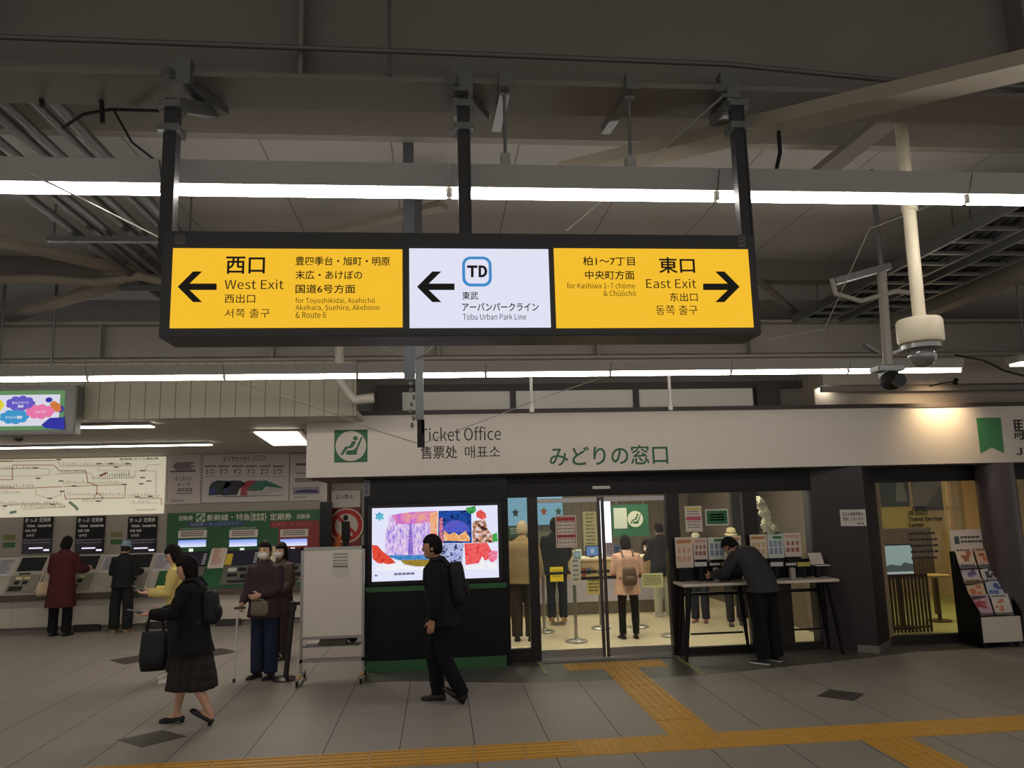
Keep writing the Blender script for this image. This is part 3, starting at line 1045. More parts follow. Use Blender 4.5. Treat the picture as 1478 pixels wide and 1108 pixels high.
# lamps' own clutter on the right: cable loops
wire('dark cable loop hanging off the right pole clamp of the exit sign', [at(1122, 165, 3.5), at(1126, 220, 3.5), at(1118, 255, 3.5), at(1100, 268, 3.5), at(1090, 250, 3.5)], .010, m_dark)
wire('dark sagging cable crossing at the far right above the pale soffit', [at(1378, 512, 8), at(1420, 520, 8), at(1450, 535, 8), at(1500, 548, 8)], .012, m_dark)
wire('dark thick cable bundle at the upper left from beam to conduits', [at(90, 185, 3.8), at(120, 165, 3.75), at(160, 158, 3.7), at(228, 160, 3.6)], .008, m_dark)
wire('thin dark cable drooping at the upper left toward the front lamps', [at(165, 160, 3.7), at(190, 205, 3.7), at(225, 232, 3.7)], .006, m_dark)
for px, py in ((62, 95), (148, 118)):
    p = at(px, py, 3.6)
    tag(obj('beam_clip', MB().box(p.x - .035, p.x + .035, 3.55, 3.62, p.z - .02, p.z + .13).tube([(p.x, 3.58, p.z), (p.x + .02, 3.58, p.z - .22)], .012, 8), m_dark), 'dark beam clip at the upper left, %s of two' % ('left' if px < 100 else 'right'), 'bracket', 'beam clips at the upper left')

# ---- cameras
t = thing('dome_camera', 'cream dome security camera hanging on a long pole from the ceiling', 'security camera', (2.625, 3.9, 2.70))
m_cream = mat('cream_plastic', (206, 196, 172), .4)
cx = 2.632
obj('pole', MB().tube([(cx + .005, 3.9, 2.93), (cx + .03, 3.9, 4.6)], .034, 18), m_cream, t, smooth=True)
obj('coupling', MB().tube([(cx + .016, 3.9, 3.57), (cx + .018, 3.9, 3.64)], .043, 18), m_cream, t, smooth=True)
obj('housing', MB().lathe((cx, 3.9, 2.80), [(.088, 0), (.112, .012), (.118, .03), (.118, .13), (.108, .145), (.04, .15)], 36), m_cream, t, smooth=True)
obj('collar', MB().lathe((cx, 3.9, 2.775), [(.07, 0), (.1, .004), (.1, .028)], 36), m_alu, t, smooth=True)
obj('dome', MB().lathe((cx, 3.9, 2.68), [(.01, 0), (.035, .006), (.058, .024), (.07, .05), (.076, .098)], 36), mat('smoked_dome', (150, 150, 152), .15, metal=.6), t, smooth='all')
tb = MB()
scribble(tb, cx - .112, cx - .05, 2.855, 2.885, 3.86, 2, .5, 4)
p = at(1272, 385, 5.6)
q = at(1281, 520, 5.6)
t = thing('bullet_camera', 'small dark camera under a grey bracket pole left of the dome camera', 'security camera', (q.x, 5.6, at(1282, 560, 5.6).z))
obj('pole', MB().tube([(q.x, 5.6, q.z - .04), (p.x, 5.6, p.z)], .036, 16), m_steel_lt, t, smooth=True)
bz = at(1282, 550, 5.6)
obj('bracket', MB().box(bz.x - .11, bz.x + .11, 5.53, 5.67, q.z - .09, q.z - .05).box(bz.x - .05, bz.x + .05, 5.55, 5.65, bz.z + .02, q.z - .06), m_galv, t, bevel=.008)
cm = obj('camera_body', MB().ell((bz.x, 5.56, bz.z), .075, .1, .075, None, 20, 14), m_dark, t, smooth='all')
obj('lens', MB().tube([(bz.x, 5.48, bz.z - .012), (bz.x, 5.44, bz.z - .015)], .05, 20), M((10, 10, 12), .1), cm)
obj('lamp_wing', MB().bar((bz.x + .06, 5.6, q.z + .06), (bz.x + .18, 5.58, q.z + .10), .04, .02).bar((bz.x - .06, 5.6, q.z + .06), (bz.x - .18, 5.58, q.z + .12), .04, .02), m_galv, t)
obj('mount_arm', MB().bar((p.x + .06, 5.6, p.z), (p.x - .4, 5.62, p.z - .12), .09, .05).tube([(p.x, 5.6, p.z), (p.x, 5.6, 4.6)], .02, 8), m_galv, t)
obj('hose', MB().tube([(p.x - .42, 5.6, p.z - .1), (p.x - .4, 5.6, p.z - .22), (p.x - .2, 5.6, p.z - .28), (p.x + .1, 5.6, p.z - .2), (p.x + .3, 5.6, p.z - .22)], .02, 8), m_steel_lt, t, smooth=True)

# campaign screen at the far left
Y0 = 8.7
x0, x1, z0, z1 = rect(-70, 564, 92, 621, Y0)
t = thing('hanging_screen', 'hanging lit screen with coloured clouds in a green border at the far left', 'screen', ((x0 + x1) / 2, Y0, z0))
obj('housing', MB().box(x0 - .05, x1 + .12, Y0 + .01, Y0 + .16, z0 - .05, z1 + .06), m_pipe, t, bevel=.01)
obj('hanger_rods', MB().tube([(x1 - .2, Y0 + .08, z1), (x1 - .2, Y0 + .08, 4.6)], .015, 8).tube([(x0 + .4, Y0 + .08, z1), (x0 + .4, Y0 + .08, 4.6)], .015, 8), m_galv, t)
ds = obj('display', MB().box(x0, x1, Y0, Y0 + .012, z0, z1), emis('display_green', (112, 158, 108), .75), t)
g = .045
obj('display_field', MB().box(x0 + g, x1 - g, Y0 - .003, Y0 + .001, z0 + g, z1 - g), emis('display_white', (226, 224, 240), .9), ds)


def cloud(px, py, w, h, rgb):
    mb = MB()
    c = at(px, py, Y0)
    k = Y0 / F
    mb.disc(c.x, c.z, w * k, h * k * .8, Y0 - .006, Y0 - .004)
    for i in range(9):
        th = 2 * PI * i / 9
        mb.disc(c.x + w * k * .78 * math.cos(th), c.z + h * k * .68 * math.sin(th), w * k * .3, h * k * .36, Y0 - .006, Y0 - .004, 16)
    obj('cloud', mb, emis('cloud_paint', rgb, .85), ds)


cloud(30, 582, 18, 10.5, (112, 98, 205))
cloud(21, 601.5, 18, 10, (70, 158, 214))
cloud(58, 594, 18, 10, (246, 128, 178))
cloud(-8, 585, 12, 9, (236, 222, 60))
tb = MB()
ptext(tb, 'キャンペーン', 18, 579, 42, 583.5, Y0, -.008, bold=.02)
ptext(tb, '情報', 26, 584.5, 35, 588.5, Y0, -.008, bold=.02)
ptext(tb, 'イベント情報', 8, 600, 33, 604.5, Y0, -.008, bold=.02)
ptext(tb, 'ニュース', 51, 592, 66, 596, Y0, -.008, bold=.02)
obj('lettering', tb, emis('display_letters', (246, 244, 250), .9), ds)
mb = MB()
for a, b, w, h in ((71, 577, 4.5, 3.6), (88, 590, 4, 5)):
    c = at(a, b, Y0)
    mb.disc(c.x, c.z, w * Y0 / F, h * Y0 / F, Y0 - .006, Y0 - .004)
c = [at(*p, Y0) for p in ((60, 613), (72, 603), (93, 602), (93, 620), (66, 618))]
mb.prism([(p.x, p.z) for p in c], Y0 - .006, Y0 - .004)
obj('blue_patch', mb, emis('display_blue', (58, 60, 170), .85), ds)
c = [at(*p, Y0) for p in ((72, 583), (78, 578), (88, 584), (89, 592), (82, 595), (75, 589))]
obj('orange_patch', MB().prism([(p.x, p.z) for p in c], Y0 - .0065, Y0 - .0035), emis('display_orange', (222, 130, 70), .85), ds)
dc = at(27, 631, 8.9)

# ================================================================== TICKET MACHINES
YW = YB - .03
m_mach = mat('machine_grey', (176, 168, 156), .45, var=.04)
m_lip = mat('console_lip', (84, 74, 66), .4)
m_scr_off = M((38, 42, 46), .15)
PB = .55                                   # depth of the console
ZT = at(200, 799, YB - .08).z              # top of the slope
ZL = at(200, 850, YB - PB).z               # front edge of the slope
SA, SB = Vector((0, YB - .06, ZT)), Vector((0, YB - PB, ZL))
SN = Vector((0, -(ZT - ZL), -(SA.y - SB.y)))
SN = Vector((0, -(SA.z - SB.z), (SA.y - SB.y))).normalized()


def slab(mb, xa, xb, t0, t1, h, base=0.0):
    """box lying on the sloped console between fractions t0 (top) and t1 (bottom)"""
    p0, p1 = SA.lerp(SB, t0), SA.lerp(SB, t1)
    vs = []
    for o in (base, h):
        for x, p in ((xa, p0), (xb, p0), (xb, p1), (xa, p1)):
            q = p + SN * o
            vs.append((x, q.y, q.z))
    return mb.add(vs, [(0, 3, 2, 1), (4, 5, 6, 7), (0, 1, 5, 4), (1, 2, 6, 5), (2, 3, 7, 6), (3, 0, 4, 7)])


def stext(mb, rows, xa, xb, t0, t1, h, seed):
    r = random.Random(seed)
    for i in range(rows):
        a = t0 + (t1 - t0) * i / rows
        e = xa + (xb - xa) * (.5 + .5 * r.random())
        slab(mb, xa, e, a, a + (t1 - t0) / rows * .5, h + .001, h)


XE = at(240, 800, YB).x      # grey run ends, green run starts
XG = at(468, 800, YB).x
cs = MB().prismx([(YB, ZT), (SA.y, ZT), (SB.y, ZL), (SB.y, ZL - .03), (YB, ZL - .03)], -15, XE)
struct('wall_console_grey', cs, m_mach)
struct('wall_console_green', MB().prismx([(YB, ZT), (SA.y, ZT), (SB.y, ZL), (SB.y, ZL - .03), (YB, ZL - .03)], XE + .005, XG + .12), M((44, 92, 60), .4))
struct('wall_console_lip', MB().box(-15, XG + .15, SB.y - .06, YB, ZL - .13, ZL - .031), m_lip, bevel=.01)
struct('wall_console_base', MB().box(-15, XG + .12, SB.y + .06, YB, .1, ZL - .131), seam_material('console_base', (190, 182, 170), 1.03, 0, .01, .7, off=.2))
kp = MB()
struct('baseboard_console', MB().box(-15, XG + .12, SB.y + .1, YB, 0, .1), M((112, 106, 98), .5))
for i, px in enumerate((127, 230, 330)):
    x = at(px, 890, SB.y + .08).x
    tag(obj('floor_vent', MB().box(x - .22, x + .22, SB.y + .04, SB.y + .099, .015, .12), M((50, 48, 46), .5)), 'dark vent at the foot of the ticket machine counter, %s' % ('left' if i == 0 else ('middle' if i == 1 else 'right')), 'vent', 'vents under the ticket machines')


def ticket_machine(px0, px1, label):
    x0, x1, z0, z1 = rect(px0, 745, px1, 798, YW)
    t = thing('ticket_machine', label, 'ticket machine', ((x0 + x1) / 2, YB - .2, ZL), 0, 'black-panelled ticket machines')
    zm = z0 + (z1 - z0) * .40
    hp = obj('header_panel', MB().box(x0, x1, YW - .02, YW + .026, zm, z1), m_black, t)
    tb = MB()
    w, h = x1 - x0, z1 - zm
    y = YW - .023
    put_text(tb, 'きっぷ', x0 + .06 * w, x0 + .48 * w, z1 - .26 * h, z1 - .07 * h, y, bold=.03)
    put_text(tb, '定期券', x0 + .54 * w, x0 + .95 * w, z1 - .27 * h, z1 - .06 * h, y, bold=.008)
    put_text(tb, 'Tickets', x0 + .12 * w, x0 + .42 * w, z1 - .48 * h, z1 - .36 * h, y, bold=.02)
    put_text(tb, 'Commuter Pass', x0 + .5 * w, x0 + .98 * w, z1 - .49 * h, z1 - .36 * h, y, bold=.02)
    put_text(tb, '车票 月票', x0 + .08 * w, x0 + .48 * w, z1 - .71 * h, z1 - .58 * h, y, bold=.02)
    put_text(tb, '승차권', x0 + .13 * w, x0 + .4 * w, z1 - .92 * h, z1 - .79 * h, y, bold=.02)
    obj('lettering', tb, M((214, 210, 204), .6), hp)
    dp = obj('display_panel', MB().box(x0, x1, YW - .018, YW + .026, z0, zm - .012), M((40, 36, 50), .2), t)
    l = MB()
    scribble(l, x0 + .05 * w, x1 - .05 * w, zm - .10 * h, zm - .05 * h, YW - .0195, 1, .8, int(px0), 1.5)
    scribble(l, x0 + .05 * w, x1 - .05 * w, zm - .22 * h, zm - .17 * h, YW - .0195, 1, .8, int(px0) + 1, 1.5)
    obj('display_print', l, M((130, 126, 134), .5), dp)
    obj('status_light', MB().box(x0 + .25 * w, x0 + .72 * w, YW - .024, YW - .017, z0 + .2 * h, z0 + .26 * h).box(x0 + .76 * w, x0 + .95 * w, YW - .024, YW - .017, z0 + .09 * h, z0 + .17 * h), emis('status_glow', (226, 214, 236), 1.2), dp)
    sx = w * .5
    cx = (x0 + x1) / 2 + .02
    fr = MB()
    slab(fr, cx - sx - .03, cx + sx + .03, .0, 1.0, .02)
    obj('console_body', fr, m_mach, t)
    sc = MB()
    slab(sc, cx - sx * .86, cx + sx * .86, .04, .42, .026, .02)
    obj('touch_screen', sc, m_scr_off, t)
    s = MB()
    slab(s, cx - sx * .6, cx + sx * .2, .47, .51, .024, .02)
    obj('ticket_slot', s, M((40, 40, 42), .4), t)
    cp = MB()
    slab(cp, cx - sx * .95, cx + sx * .95, .54, .98, .04, .02)
    cpo = obj('cash_panel', cp, M((150, 146, 136), .35, .3), t)
    for a, b, c, d, col in ((-.6, -.2, .60, .66, (220, 214, 150)), (-.05, .35, .60, .66, (206, 200, 140)), (-.6, -.25, .70, .80, (40, 38, 38)), (-.05, .3, .70, .80, (30, 44, 34)), (-.8, .1, .85, .97, (36, 40, 42))):
        q = MB()
        slab(q, cx + a * sx, cx + b * sx, c, d, .045, .04)
        obj('coin_slot', q, M(col, .4), cpo)


ticket_machine(33.5, 75, 'black-panelled ticket machine standing left of the person in a maroon coat')
ticket_machine(109.5, 150.5, 'black-panelled ticket machine in front of the person in a maroon coat')
ticket_machine(184.5, 226, 'black-panelled ticket machine in front of the person in a pale blue hat')
for i, px in enumerate((5, 158, 233)):
    x = at(px, 812, YB - .3).x
    t = thing('notice_board', 'slanted white notice in a frame, %s of the three between the black ticket machines' % ('left', 'middle', 'right')[i], 'notice', (x, YB - .3, ZT - .2), 0, 'slanted notices by the ticket machines')
    q = MB()
    slab(q, x - .17, x + .15, .02, .52, .014)
    obj('frame', q, M((206, 204, 200), .4), t)
    q = MB()
    slab(q, x - .15, x + .13, .05, .49, .017, .014)
    sh = obj('sheet', q, M((176, 172, 178), .6), t)
    q = MB()
    stext(q, 9, x - .13, x + .11, .08, .46, .0175, i)
    obj('print', q, M((128, 126, 134), .6), sh)
    xs = at((12, 167, 243)[i], 780, YW).x
    if i < 2:
        for zz, c, nm in ((0, (110, 112, 60), 'upper'), (-.135, (58, 96, 48), 'lower')):
            zt = at(60, 774, YW).z + zz
            tag(obj('wall_sticker', MB().box(xs - .1, xs + .1, YW + .02, YW + .035, zt - .045, zt + .045), M(c, .5)), '%s small green sticker on the grey wall %s' % (nm, 'by the left edge' if i == 0 else 'behind the pale blue hat'), 'sticker', 'green wall stickers')

# green reserved-seat machines
x0, x1, z0, z1 = rect(241, 737.5, 468, 800, YW)
gb = thing('green_board', 'wide green header board above the reserved seat ticket machines', 'sign', ((x0 + x1) / 2, YB, z0))
g_o = obj('board', MB().box(x0, x1, YW - .01, YW + .026, ZT + .002, z1), mat('board_green', (40, 88, 54), .45, var=.06), gb)
tb = MB()
yy = -.014
m_cream2 = M((212, 210, 190), .6)
ptext(tb, '回数券', 259, 744, 279, 751, YW, yy, bold=.01)
ptext(tb, '新幹線・特急', 299, 741.5, 361, 751, YW, yy, bold=.005)
ptext(tb, '乗車券\n自由席', 364, 740.5, 382, 751, YW, yy, bold=.01, line=.9)
ptext(tb, '・定期券', 383, 740.5, 421, 750.5, YW, yy, bold=.008)
ptext(tb, '回数券', 429, 741.5, 448, 748.5, YW, yy, bold=.01)
ptext(tb, '[', 362, 740, 364, 752, YW, yy)
ptext(tb, ']', 382, 740, 384, 752, YW, yy)
obj('lettering', tb, m_cream2, gb)
a0, a1, c0, c1 = rect(284, 740.5, 296, 752.5, YW)
seat_icon(a0, a1, c0, c1, YW - .012, gb, M((206, 206, 192), .5), m_green, M((206, 206, 192), .5))
a0, a1, c0, c1 = rect(273, 752.5, 353, 759, YW)
q = obj('blue_strip', MB().box(a0, a1, YW - .014, YW - .008, c0, c1), M((58, 74, 110), .5), gb)
tb = MB()
put_text(tb, '指定席・きっぷうけとり', a0 + .03, a1 - .1, c0 + .012, c1 - .012, YW - .016, bold=.02)
obj('lettering', tb, M((128, 140, 168), .6), q)
a0, a1, c0, c1 = rect(390, 751.5, 461, 797, YW)
q = obj('red_panel', MB().prism([(a0, c1), (a1, c1), (a1, c0), (a0 + .15, c0), (a0 + .15, c1 - .12), (a0, c1 - .12)], YW - .013, YW - .008), M((132, 48, 44), .5), gb)
tb = MB()
put_text(tb, '定期券・えきねっと', a0 + .03, a1 - .12, c1 - .09, c1 - .02, YW - .015, bold=.02)
obj('lettering', tb, M((180, 92, 82), .6), q)
for i, (pa, pb) in enumerate(((258, 299), (331.5, 372.5), (405, 445))):
    x0, x1, _, _ = rect(pa, 765, pb, 800, YW)
    t = thing('reserved_seat_machine', '%s green ticket machine with a bright blue display strip' % ('left', 'middle', 'right')[i], 'ticket machine', ((x0 + x1) / 2, YB - .2, ZL), 0, 'green ticket machines')
    a0, a1, c0, c1 = rect(pa, 765 - i * .8, pb, 776 - i * .8, YW)
    q = obj('label_panel', MB().box(a0, a1, YW - .03, YW - .01, c0, c1), M((206, 200, 186), .5), t)
    l = MB()
    scribble(l, a0 + .05, a1 - .05, c0 + .02, c1 - .02, YW - .0315, 3, .6, i, .7)
    obj('label_print', l, M((120, 96, 92), .6), q)
    l = MB()
    scribble(l, a0 + .02, a1 - .02, c1 + .01, c1 + .045, YW - .0115, 1, .8, i + 9, .8)
    obj('header_print', l, M((120, 136, 132), .6), t)
    a0, a1, c0, c1 = rect(pa, 779 - i * .8, pb - 1.5, 789 - i * .8, YW)
    dm = NG('display_strip')
    tc = dm.n('TexCoord')
    sp_ = dm.n('SeparateXYZ')
    dm.l(tc.outputs['Generated'], sp_.inputs[0])
    cx_ = dm.mix(sp_.outputs[2], lin((232, 236, 255)), lin((120, 150, 240)))
    dm.l(cx_, dm.b.inputs['Emission Color'])
    dm.b.inputs['Emission Strength'].default_value = .95
    dm.b.inputs['Base Color'].default_value = (0, 0, 0, 1)
    q = obj('display_strip', MB().box(a0, a1, YW - .03, YW - .01, c0, c1), dm.m, t)
    obj('status_light', MB().box((a0 + a1) / 2 - .05, (a0 + a1) / 2 + .02, YW - .035, YW - .01, c0 - .09, c0 - .03), emis('status_glow', (230, 236, 214), 1.0), t)
    cx = (x0 + x1) / 2 + .02
    sx = .29
    sc = MB()
    slab(sc, cx - sx, cx + sx, .0, .42, .014)
    obj('touch_screen', sc, M((52, 50, 66), .2), t)
    cp = MB()
    slab(cp, cx - sx * 1.0, cx + sx * 1.0, .46, .98, .022)
    cpo = obj('cash_panel', cp, M((120, 116, 112), .35, .4), t)
    for a, b, c, d, col in ((-.7, -.2, .52, .62, (200, 200, 192)), (-.1, .4, .52, .62, (34, 36, 38)), (-.7, -.1, .68, .76, (30, 32, 34)), (.1, .7, .7, .82, (28, 30, 32)), (-.6, .5, .86, .94, (40, 42, 44))):
        q = MB()
        slab(q, cx + a * sx, cx + b * sx, c, d, .027, .022)
        obj('coin_slot', q, M(col, .4), cpo)
    l = MB()
    for k in range(5):
        slab(l, cx + sx * .72, cx + sx * .92, .08 + k * .065, .12 + k * .065, .018, .014)
    obj('buttons', l, M((176, 174, 178), .5), t)
for i, px in enumerate((312, 386)):
    x = at(px, 806, YB - .3).x
    t = thing('notice_board', 'white slanted notice with %s on the green console' % ('red print' if i == 0 else 'an orange picture'), 'notice', (x, YB - .3, ZT - .2), 0, 'slanted notices on the green console')
    q = MB()
    slab(q, x - .15, x + .13, -.16, .5, .02)
    obj('frame', q, M((206, 200, 192), .5), t)
    q = MB()
    slab(q, x - .12, x + .1, -.12, .46, .023, .02)
    sh = obj('sheet', q, M((206, 186, 172), .6) if i == 0 else M((206, 200, 168), .6), t)
    q = MB()
    stext(q, 10, x - .1, x + .08, -.08, .43, .0235, i + 4)
    obj('print', q, M((176, 120, 104) if i == 0 else (196, 150, 90), .6), sh)
xx = at(328, 812, YB - .3).x
q = MB()
slab(q, xx - .06, xx + .06, .1, .42, .02)
tag(obj('yellow_sticker', q, M((206, 176, 60), .5)), 'yellow sticker between two notices on the green console', 'sticker')

# ---- route map and posters over the machines
x0, x1, z0, z1 = rect(-90, 657, 238, 745, YW)
z1 = min(z1, 3.04)
mp = thing('route_map', 'wide backlit cream railway route map over the ticket machines', 'map', ((x0 + x1) / 2, YB, z0))
bk = obj('map_panel', MB().box(x0, x1, YW - .05, YW + .026, z0, z1), mat('map_cream', (232, 226, 204), .5, emit=.42, ecol=(236, 228, 204)), mp)


def mpoly(mb, pts, w=.012):
    P = [at(px, py, YW - .05) for px, py in pts]
    for a, b in zip(P, P[1:]):
        mb.bar((a.x, YW - .052, a.z), (b.x, YW - .052, b.z), .002, w, (-(b.z - a.z), 0, b.x - a.x))
    return mb


red, blk, ora, cyan = MB(), MB(), MB(), MB()
for y in (665, 692, 703):
    mpoly(red, [(-80, y), (20, y)])
mpoly(red, [(18, 692), (18, 671), (78, 671), (86, 679), (124, 679), (127, 696), (140, 700), (140, 712)])
mpoly(red, [(0, 705), (50, 704), (90, 702)])
mpoly(red, [(93, 712), (95, 720), (180, 718), (181, 700)])
mpoly(red, [(141, 711), (135, 719), (150, 719), (141, 711)])
mpoly(red, [(200, 719), (233, 719), (233, 729)])
mpoly(red, [(144, 687), (150, 684), (154, 682)], .03)
mpoly(ora, [(0, 666), (80, 664)])
mpoly(ora, [(195, 736), (226, 735)])
mpoly(ora, [(92, 702), (180, 699)])
mpoly(blk, [(0, 677), (52, 675), (72, 677), (72, 685), (50, 687), (0, 687)], .006)
mpoly(blk, [(84, 664), (88, 673), (190, 672), (190, 668)], .006)
mpoly(blk, [(141, 674), (143, 679), (187, 679), (187, 685), (160, 686)], .006)
mpoly(blk, [(78, 684), (125, 682), (132, 683), (134, 691), (195, 689), (195, 680), (225, 679), (225, 712)], .006)
mpoly(blk, [(210, 679), (212, 671), (232, 670)], .006)
mpoly(blk, [(0, 730), (28, 727), (90, 726)], .006)
mpoly(blk, [(5, 735), (8, 729), (92, 728)], .006)
mpoly(blk, [(182, 718), (230, 717)], .006)
mpoly(blk, [(52, 705), (52, 714), (72, 719), (88, 714), (88, 706)], .006)
mpoly(ora, [(32, 735), (96, 731)], .008)
mpoly(cyan, [(100, 724), (110, 732), (112, 736)], .05)
mpoly(cyan, [(14, 740), (24, 738)], .05)
rr_ = random.Random(3)
for (xa, xb, y) in ((0, 52, 677), (0, 50, 703), (92, 190, 672), (88, 125, 683), (145, 187, 686), (135, 195, 690), (92, 180, 698), (98, 178, 715), (185, 230, 716), (0, 88, 728), (120, 150, 724), (190, 230, 727), (32, 96, 733), (0, 30, 712)):
    x = xa
    while x < xb:
        hgt = 2 + rr_.random() * 3.4
        mpoly(blk, [(x, y), (x, y - hgt)], .008)
        x += 3.4
for px, py in ((85, 663), (52, 675), (55, 690), (88, 694), (143, 669), (160, 669), (185, 669), (168, 674), (206, 679), (204, 698), (180, 699), (198, 717), (217, 716), (72, 719), (142, 723), (107, 701), (90, 709), (7, 730), (76, 728), (206, 689), (215, 694)):
    mpoly(blk, [(px - 3.5, py), (px + 3.5, py)], .022)
obj('red_lines', red, M((206, 92, 70), .6), bk)
obj('station_lines', blk, M((136, 124, 104), .6), bk)
obj('orange_lines', ora, M((222, 164, 96), .6), bk)
obj('water_patches', cyan, M((168, 196, 176), .6), bk)
tb = MB()
ptext(tb, '路線図 きっぷ運賃表', 173, 660.5, 229, 663.5, YW - .05, -.003, bold=.03)
obj('lettering', tb, M((60, 52, 48), .6), bk)

m_post = M((196, 186, 184), .6)
m_pk = M((84, 76, 78), .6)


def poster(px0, py0, px1, py1, label, name='poster', m=None, Y=None):
    Y = Y or YW
    x0, x1, z0, z1 = rect(px0, py0, px1, py1, Y)
    t = thing(name, label, 'poster', ((x0 + x1) / 2, Y, z0), 0, 'posters over the green ticket machines' if Y == YW else None)
    s = obj('sheet', MB().box(x0, x1, Y - .006, Y + .026, z0, z1), m or m_post, t)
    return t, s


YP = YW - .006
t, s = poster(239, 655, 291, 727, 'pale poster with brushed letters and 2022, right of the route map')
l = MB()
for k in range(7):
    a0, a1, c0, c1 = rect(249 + abs(3 - k) * 1.5, 667 + k * 1.7, 281 - (k % 3) * 3, 668.2 + k * 1.7, YP)
    quad(l, a0, a1, c0, c1, YP - .002)
quad(l, *rect(246, 679, 283, 681, YP), YP - .002)
ptext(l, 'めくるたび', 253, 687, 277, 694, YP, -.002, bold=.03)
ptext(l, 'ダイヤ', 255, 696, 275, 702, YP, -.002, bold=.03)
ptext(l, '2022', 255, 704, 278, 709, YP, -.002, bold=.03)
scribble(l, *rect(255, 711, 278, 713, YP), YP - .002, 1, .7, 2)
for k in range(6):
    a0, a1, c0, c1 = rect(246 + k * 3, 721, 248.5 + k * 3, 724, YP)
    l.add([(a0, YP - .002, c0), (a1, YP - .002, c1), (a1 + .015, YP - .002, c1), (a0 + .015, YP - .002, c0)], [(0, 1, 2, 3)])
for k in range(17):
    for px in (240.5, 288.5):
        a0, a1, c0, c1 = rect(px, 657 + k * 4, px + 1.5, 658.6 + k * 4, YP)
        quad(l, a0, a1, c0, c1, YP - .002)
obj('print', l, m_pk, s)
t, s = poster(292, 655, 417, 724, 'wide pale poster with four coloured bullet trains over the green board')
l = MB()
ptext(l, 'ダイヤカイセイ', 322, 657.5, 361, 666.5, YP, -.002, bold=.04)
ptext(l, '2022', 363, 657, 383, 664.5, YP, -.002, bold=.0)
for k in range(6):
    a = 295.5 + k * 19.7
    a0, a1, c0, c1 = rect(a, 671.5, a + 17, 674, YP)
    scribble(l, a0, a1, c0, c1, YP - .002, 1, .9, k, .5)
    ptext(l, '%dつ' % (6 - k), a + 2, 676, a + 13, 684, YP, -.002, bold=.03)
obj('print', l, m_pk, s)
l = MB()
for k in range(6):
    a = 295 + k * 19.7
    quad(l, *rect(a, 686.8, a + 17.6, 687.6, YP), YP - .0015)
obj('underlines', l, M((150, 140, 140), .6), s)


def wall_shape(pts, m, name, par, d=.003, Y=None):
    Y = Y or YP
    P = [at(px, py, Y) for px, py in pts]
    return obj(name, MB().prism([(p.x, p.z) for p in P], Y - d, Y - .0005), m, par)


for nm, dx, c1, c2 in (('train_picture', 0, (50, 66, 60), (60, 70, 118)), ('train_picture', 20, (52, 50, 62), (52, 60, 96)), ('train_picture', 46, (150, 62, 70), (160, 70, 76))):
    q = wall_shape([(301 + dx, 715), (302 + dx, 703), (306 + dx, 696), (314 + dx, 693), (328 + dx, 693.5), (334 + dx, 698), (326 + dx, 705), (322 + dx, 714)], M(c1, .6), nm, s)
    wall_shape([(302 + dx, 713), (303 + dx, 704), (312 + dx, 704), (311 + dx, 713)], M(c2, .6), 'train_side', q, .004)
q = wall_shape([(356, 707), (366, 698), (372, 694), (384, 693), (394, 697), (411, 704.5), (394, 703), (384, 702), (378, 708)], M((56, 112, 96), .6), 'train_picture', s, .004)
wall_shape([(356, 708), (378, 709), (388, 703), (411, 705), (396, 710), (376, 715), (358, 715)], M((176, 170, 168), .6), 'train_side', q, .0045)
q = wall_shape([(300, 717), (330, 715.5), (410, 714), (410, 715), (330, 717.5)], M((120, 112, 120), .6), 'train_shadow', s)
t, s = poster(418.5, 655, 467, 722, 'pale poster half hidden behind the end of the white fascia')
l = MB()
scribble(l, *rect(427, 668, 462, 672, YP), YP - .002, 1, .8, 6)
scribble(l, *rect(427, 682, 462, 683.5, YP), YP - .002, 1, .8, 7)
scribble(l, *rect(426, 690, 455, 696, YP), YP - .002, 2, .7, 8)
for k in range(6):
    a0, a1, c0, c1 = rect(424 + k * 3, 716, 426.5 + k * 3, 719, YP)
    l.add([(a0, YP - .002, c0), (a1, YP - .002, c1), (a1 + .015, YP - .002, c1), (a0 + .015, YP - .002, c0)], [(0, 1, 2, 3)])
obj('print', l, m_pk, s)
q = wall_shape([(422, 703), (461, 702), (461, 713), (423, 714)], M((150, 142, 150), .6), 'train_frame', s)
wall_shape([(424, 711), (428, 708), (440, 706), (459, 707), (459, 711)], M((70, 66, 110), .6), 'train_picture', q, .004)

# right end of the machine wall
x0, x1, z0, z1 = rect(463, 703, 472, 740, 14.6)
struct('trim_13', MB().box(x0, x1, 14.6, 14.95, z0 - .4, 3.06), M((186, 180, 172), .5))
x0, x1, z0, z1 = rect(462, 724, 479, 800, 14.55)
tag(obj('dark_cabinet', MB().box(x0, x1, 14.5, 14.6, 0, z1), m_black), 'narrow tall black cabinet edge between green board and red round poster', 'cabinet')
t, s = poster(478, 708, 520, 810, 'poster with a big red prohibition ring behind the white board', 'prohibition_poster', M((206, 200, 194), .6), YW - .02)
Yq = YW - .026
a0, a1, c0, c1 = rect(478, 732, 520, 810, Yq)
q = obj('red_field', MB().box(a0, a1, Yq - .002, Yq, c0, c1), M((128, 46, 44), .6), s)
c = at(500, 758, Yq)
ring = MB()
ko = Yq / F
for k in range(40):
    t0, t1 = 2 * PI * k / 40, 2 * PI * (k + 1) / 40
    ring.add([(c.x + r * ko * math.cos(tt), Yq - .004, c.z + r * ko * math.sin(tt)) for r, tt in ((22, t0), (22, t1), (16, t1), (16, t0))], [(0, 1, 2, 3)])
obj('white_disc', MB().disc(c.x, c.z, 24 * ko, 24 * ko, Yq - .0035, Yq - .002), M((206, 196, 186), .6), q)
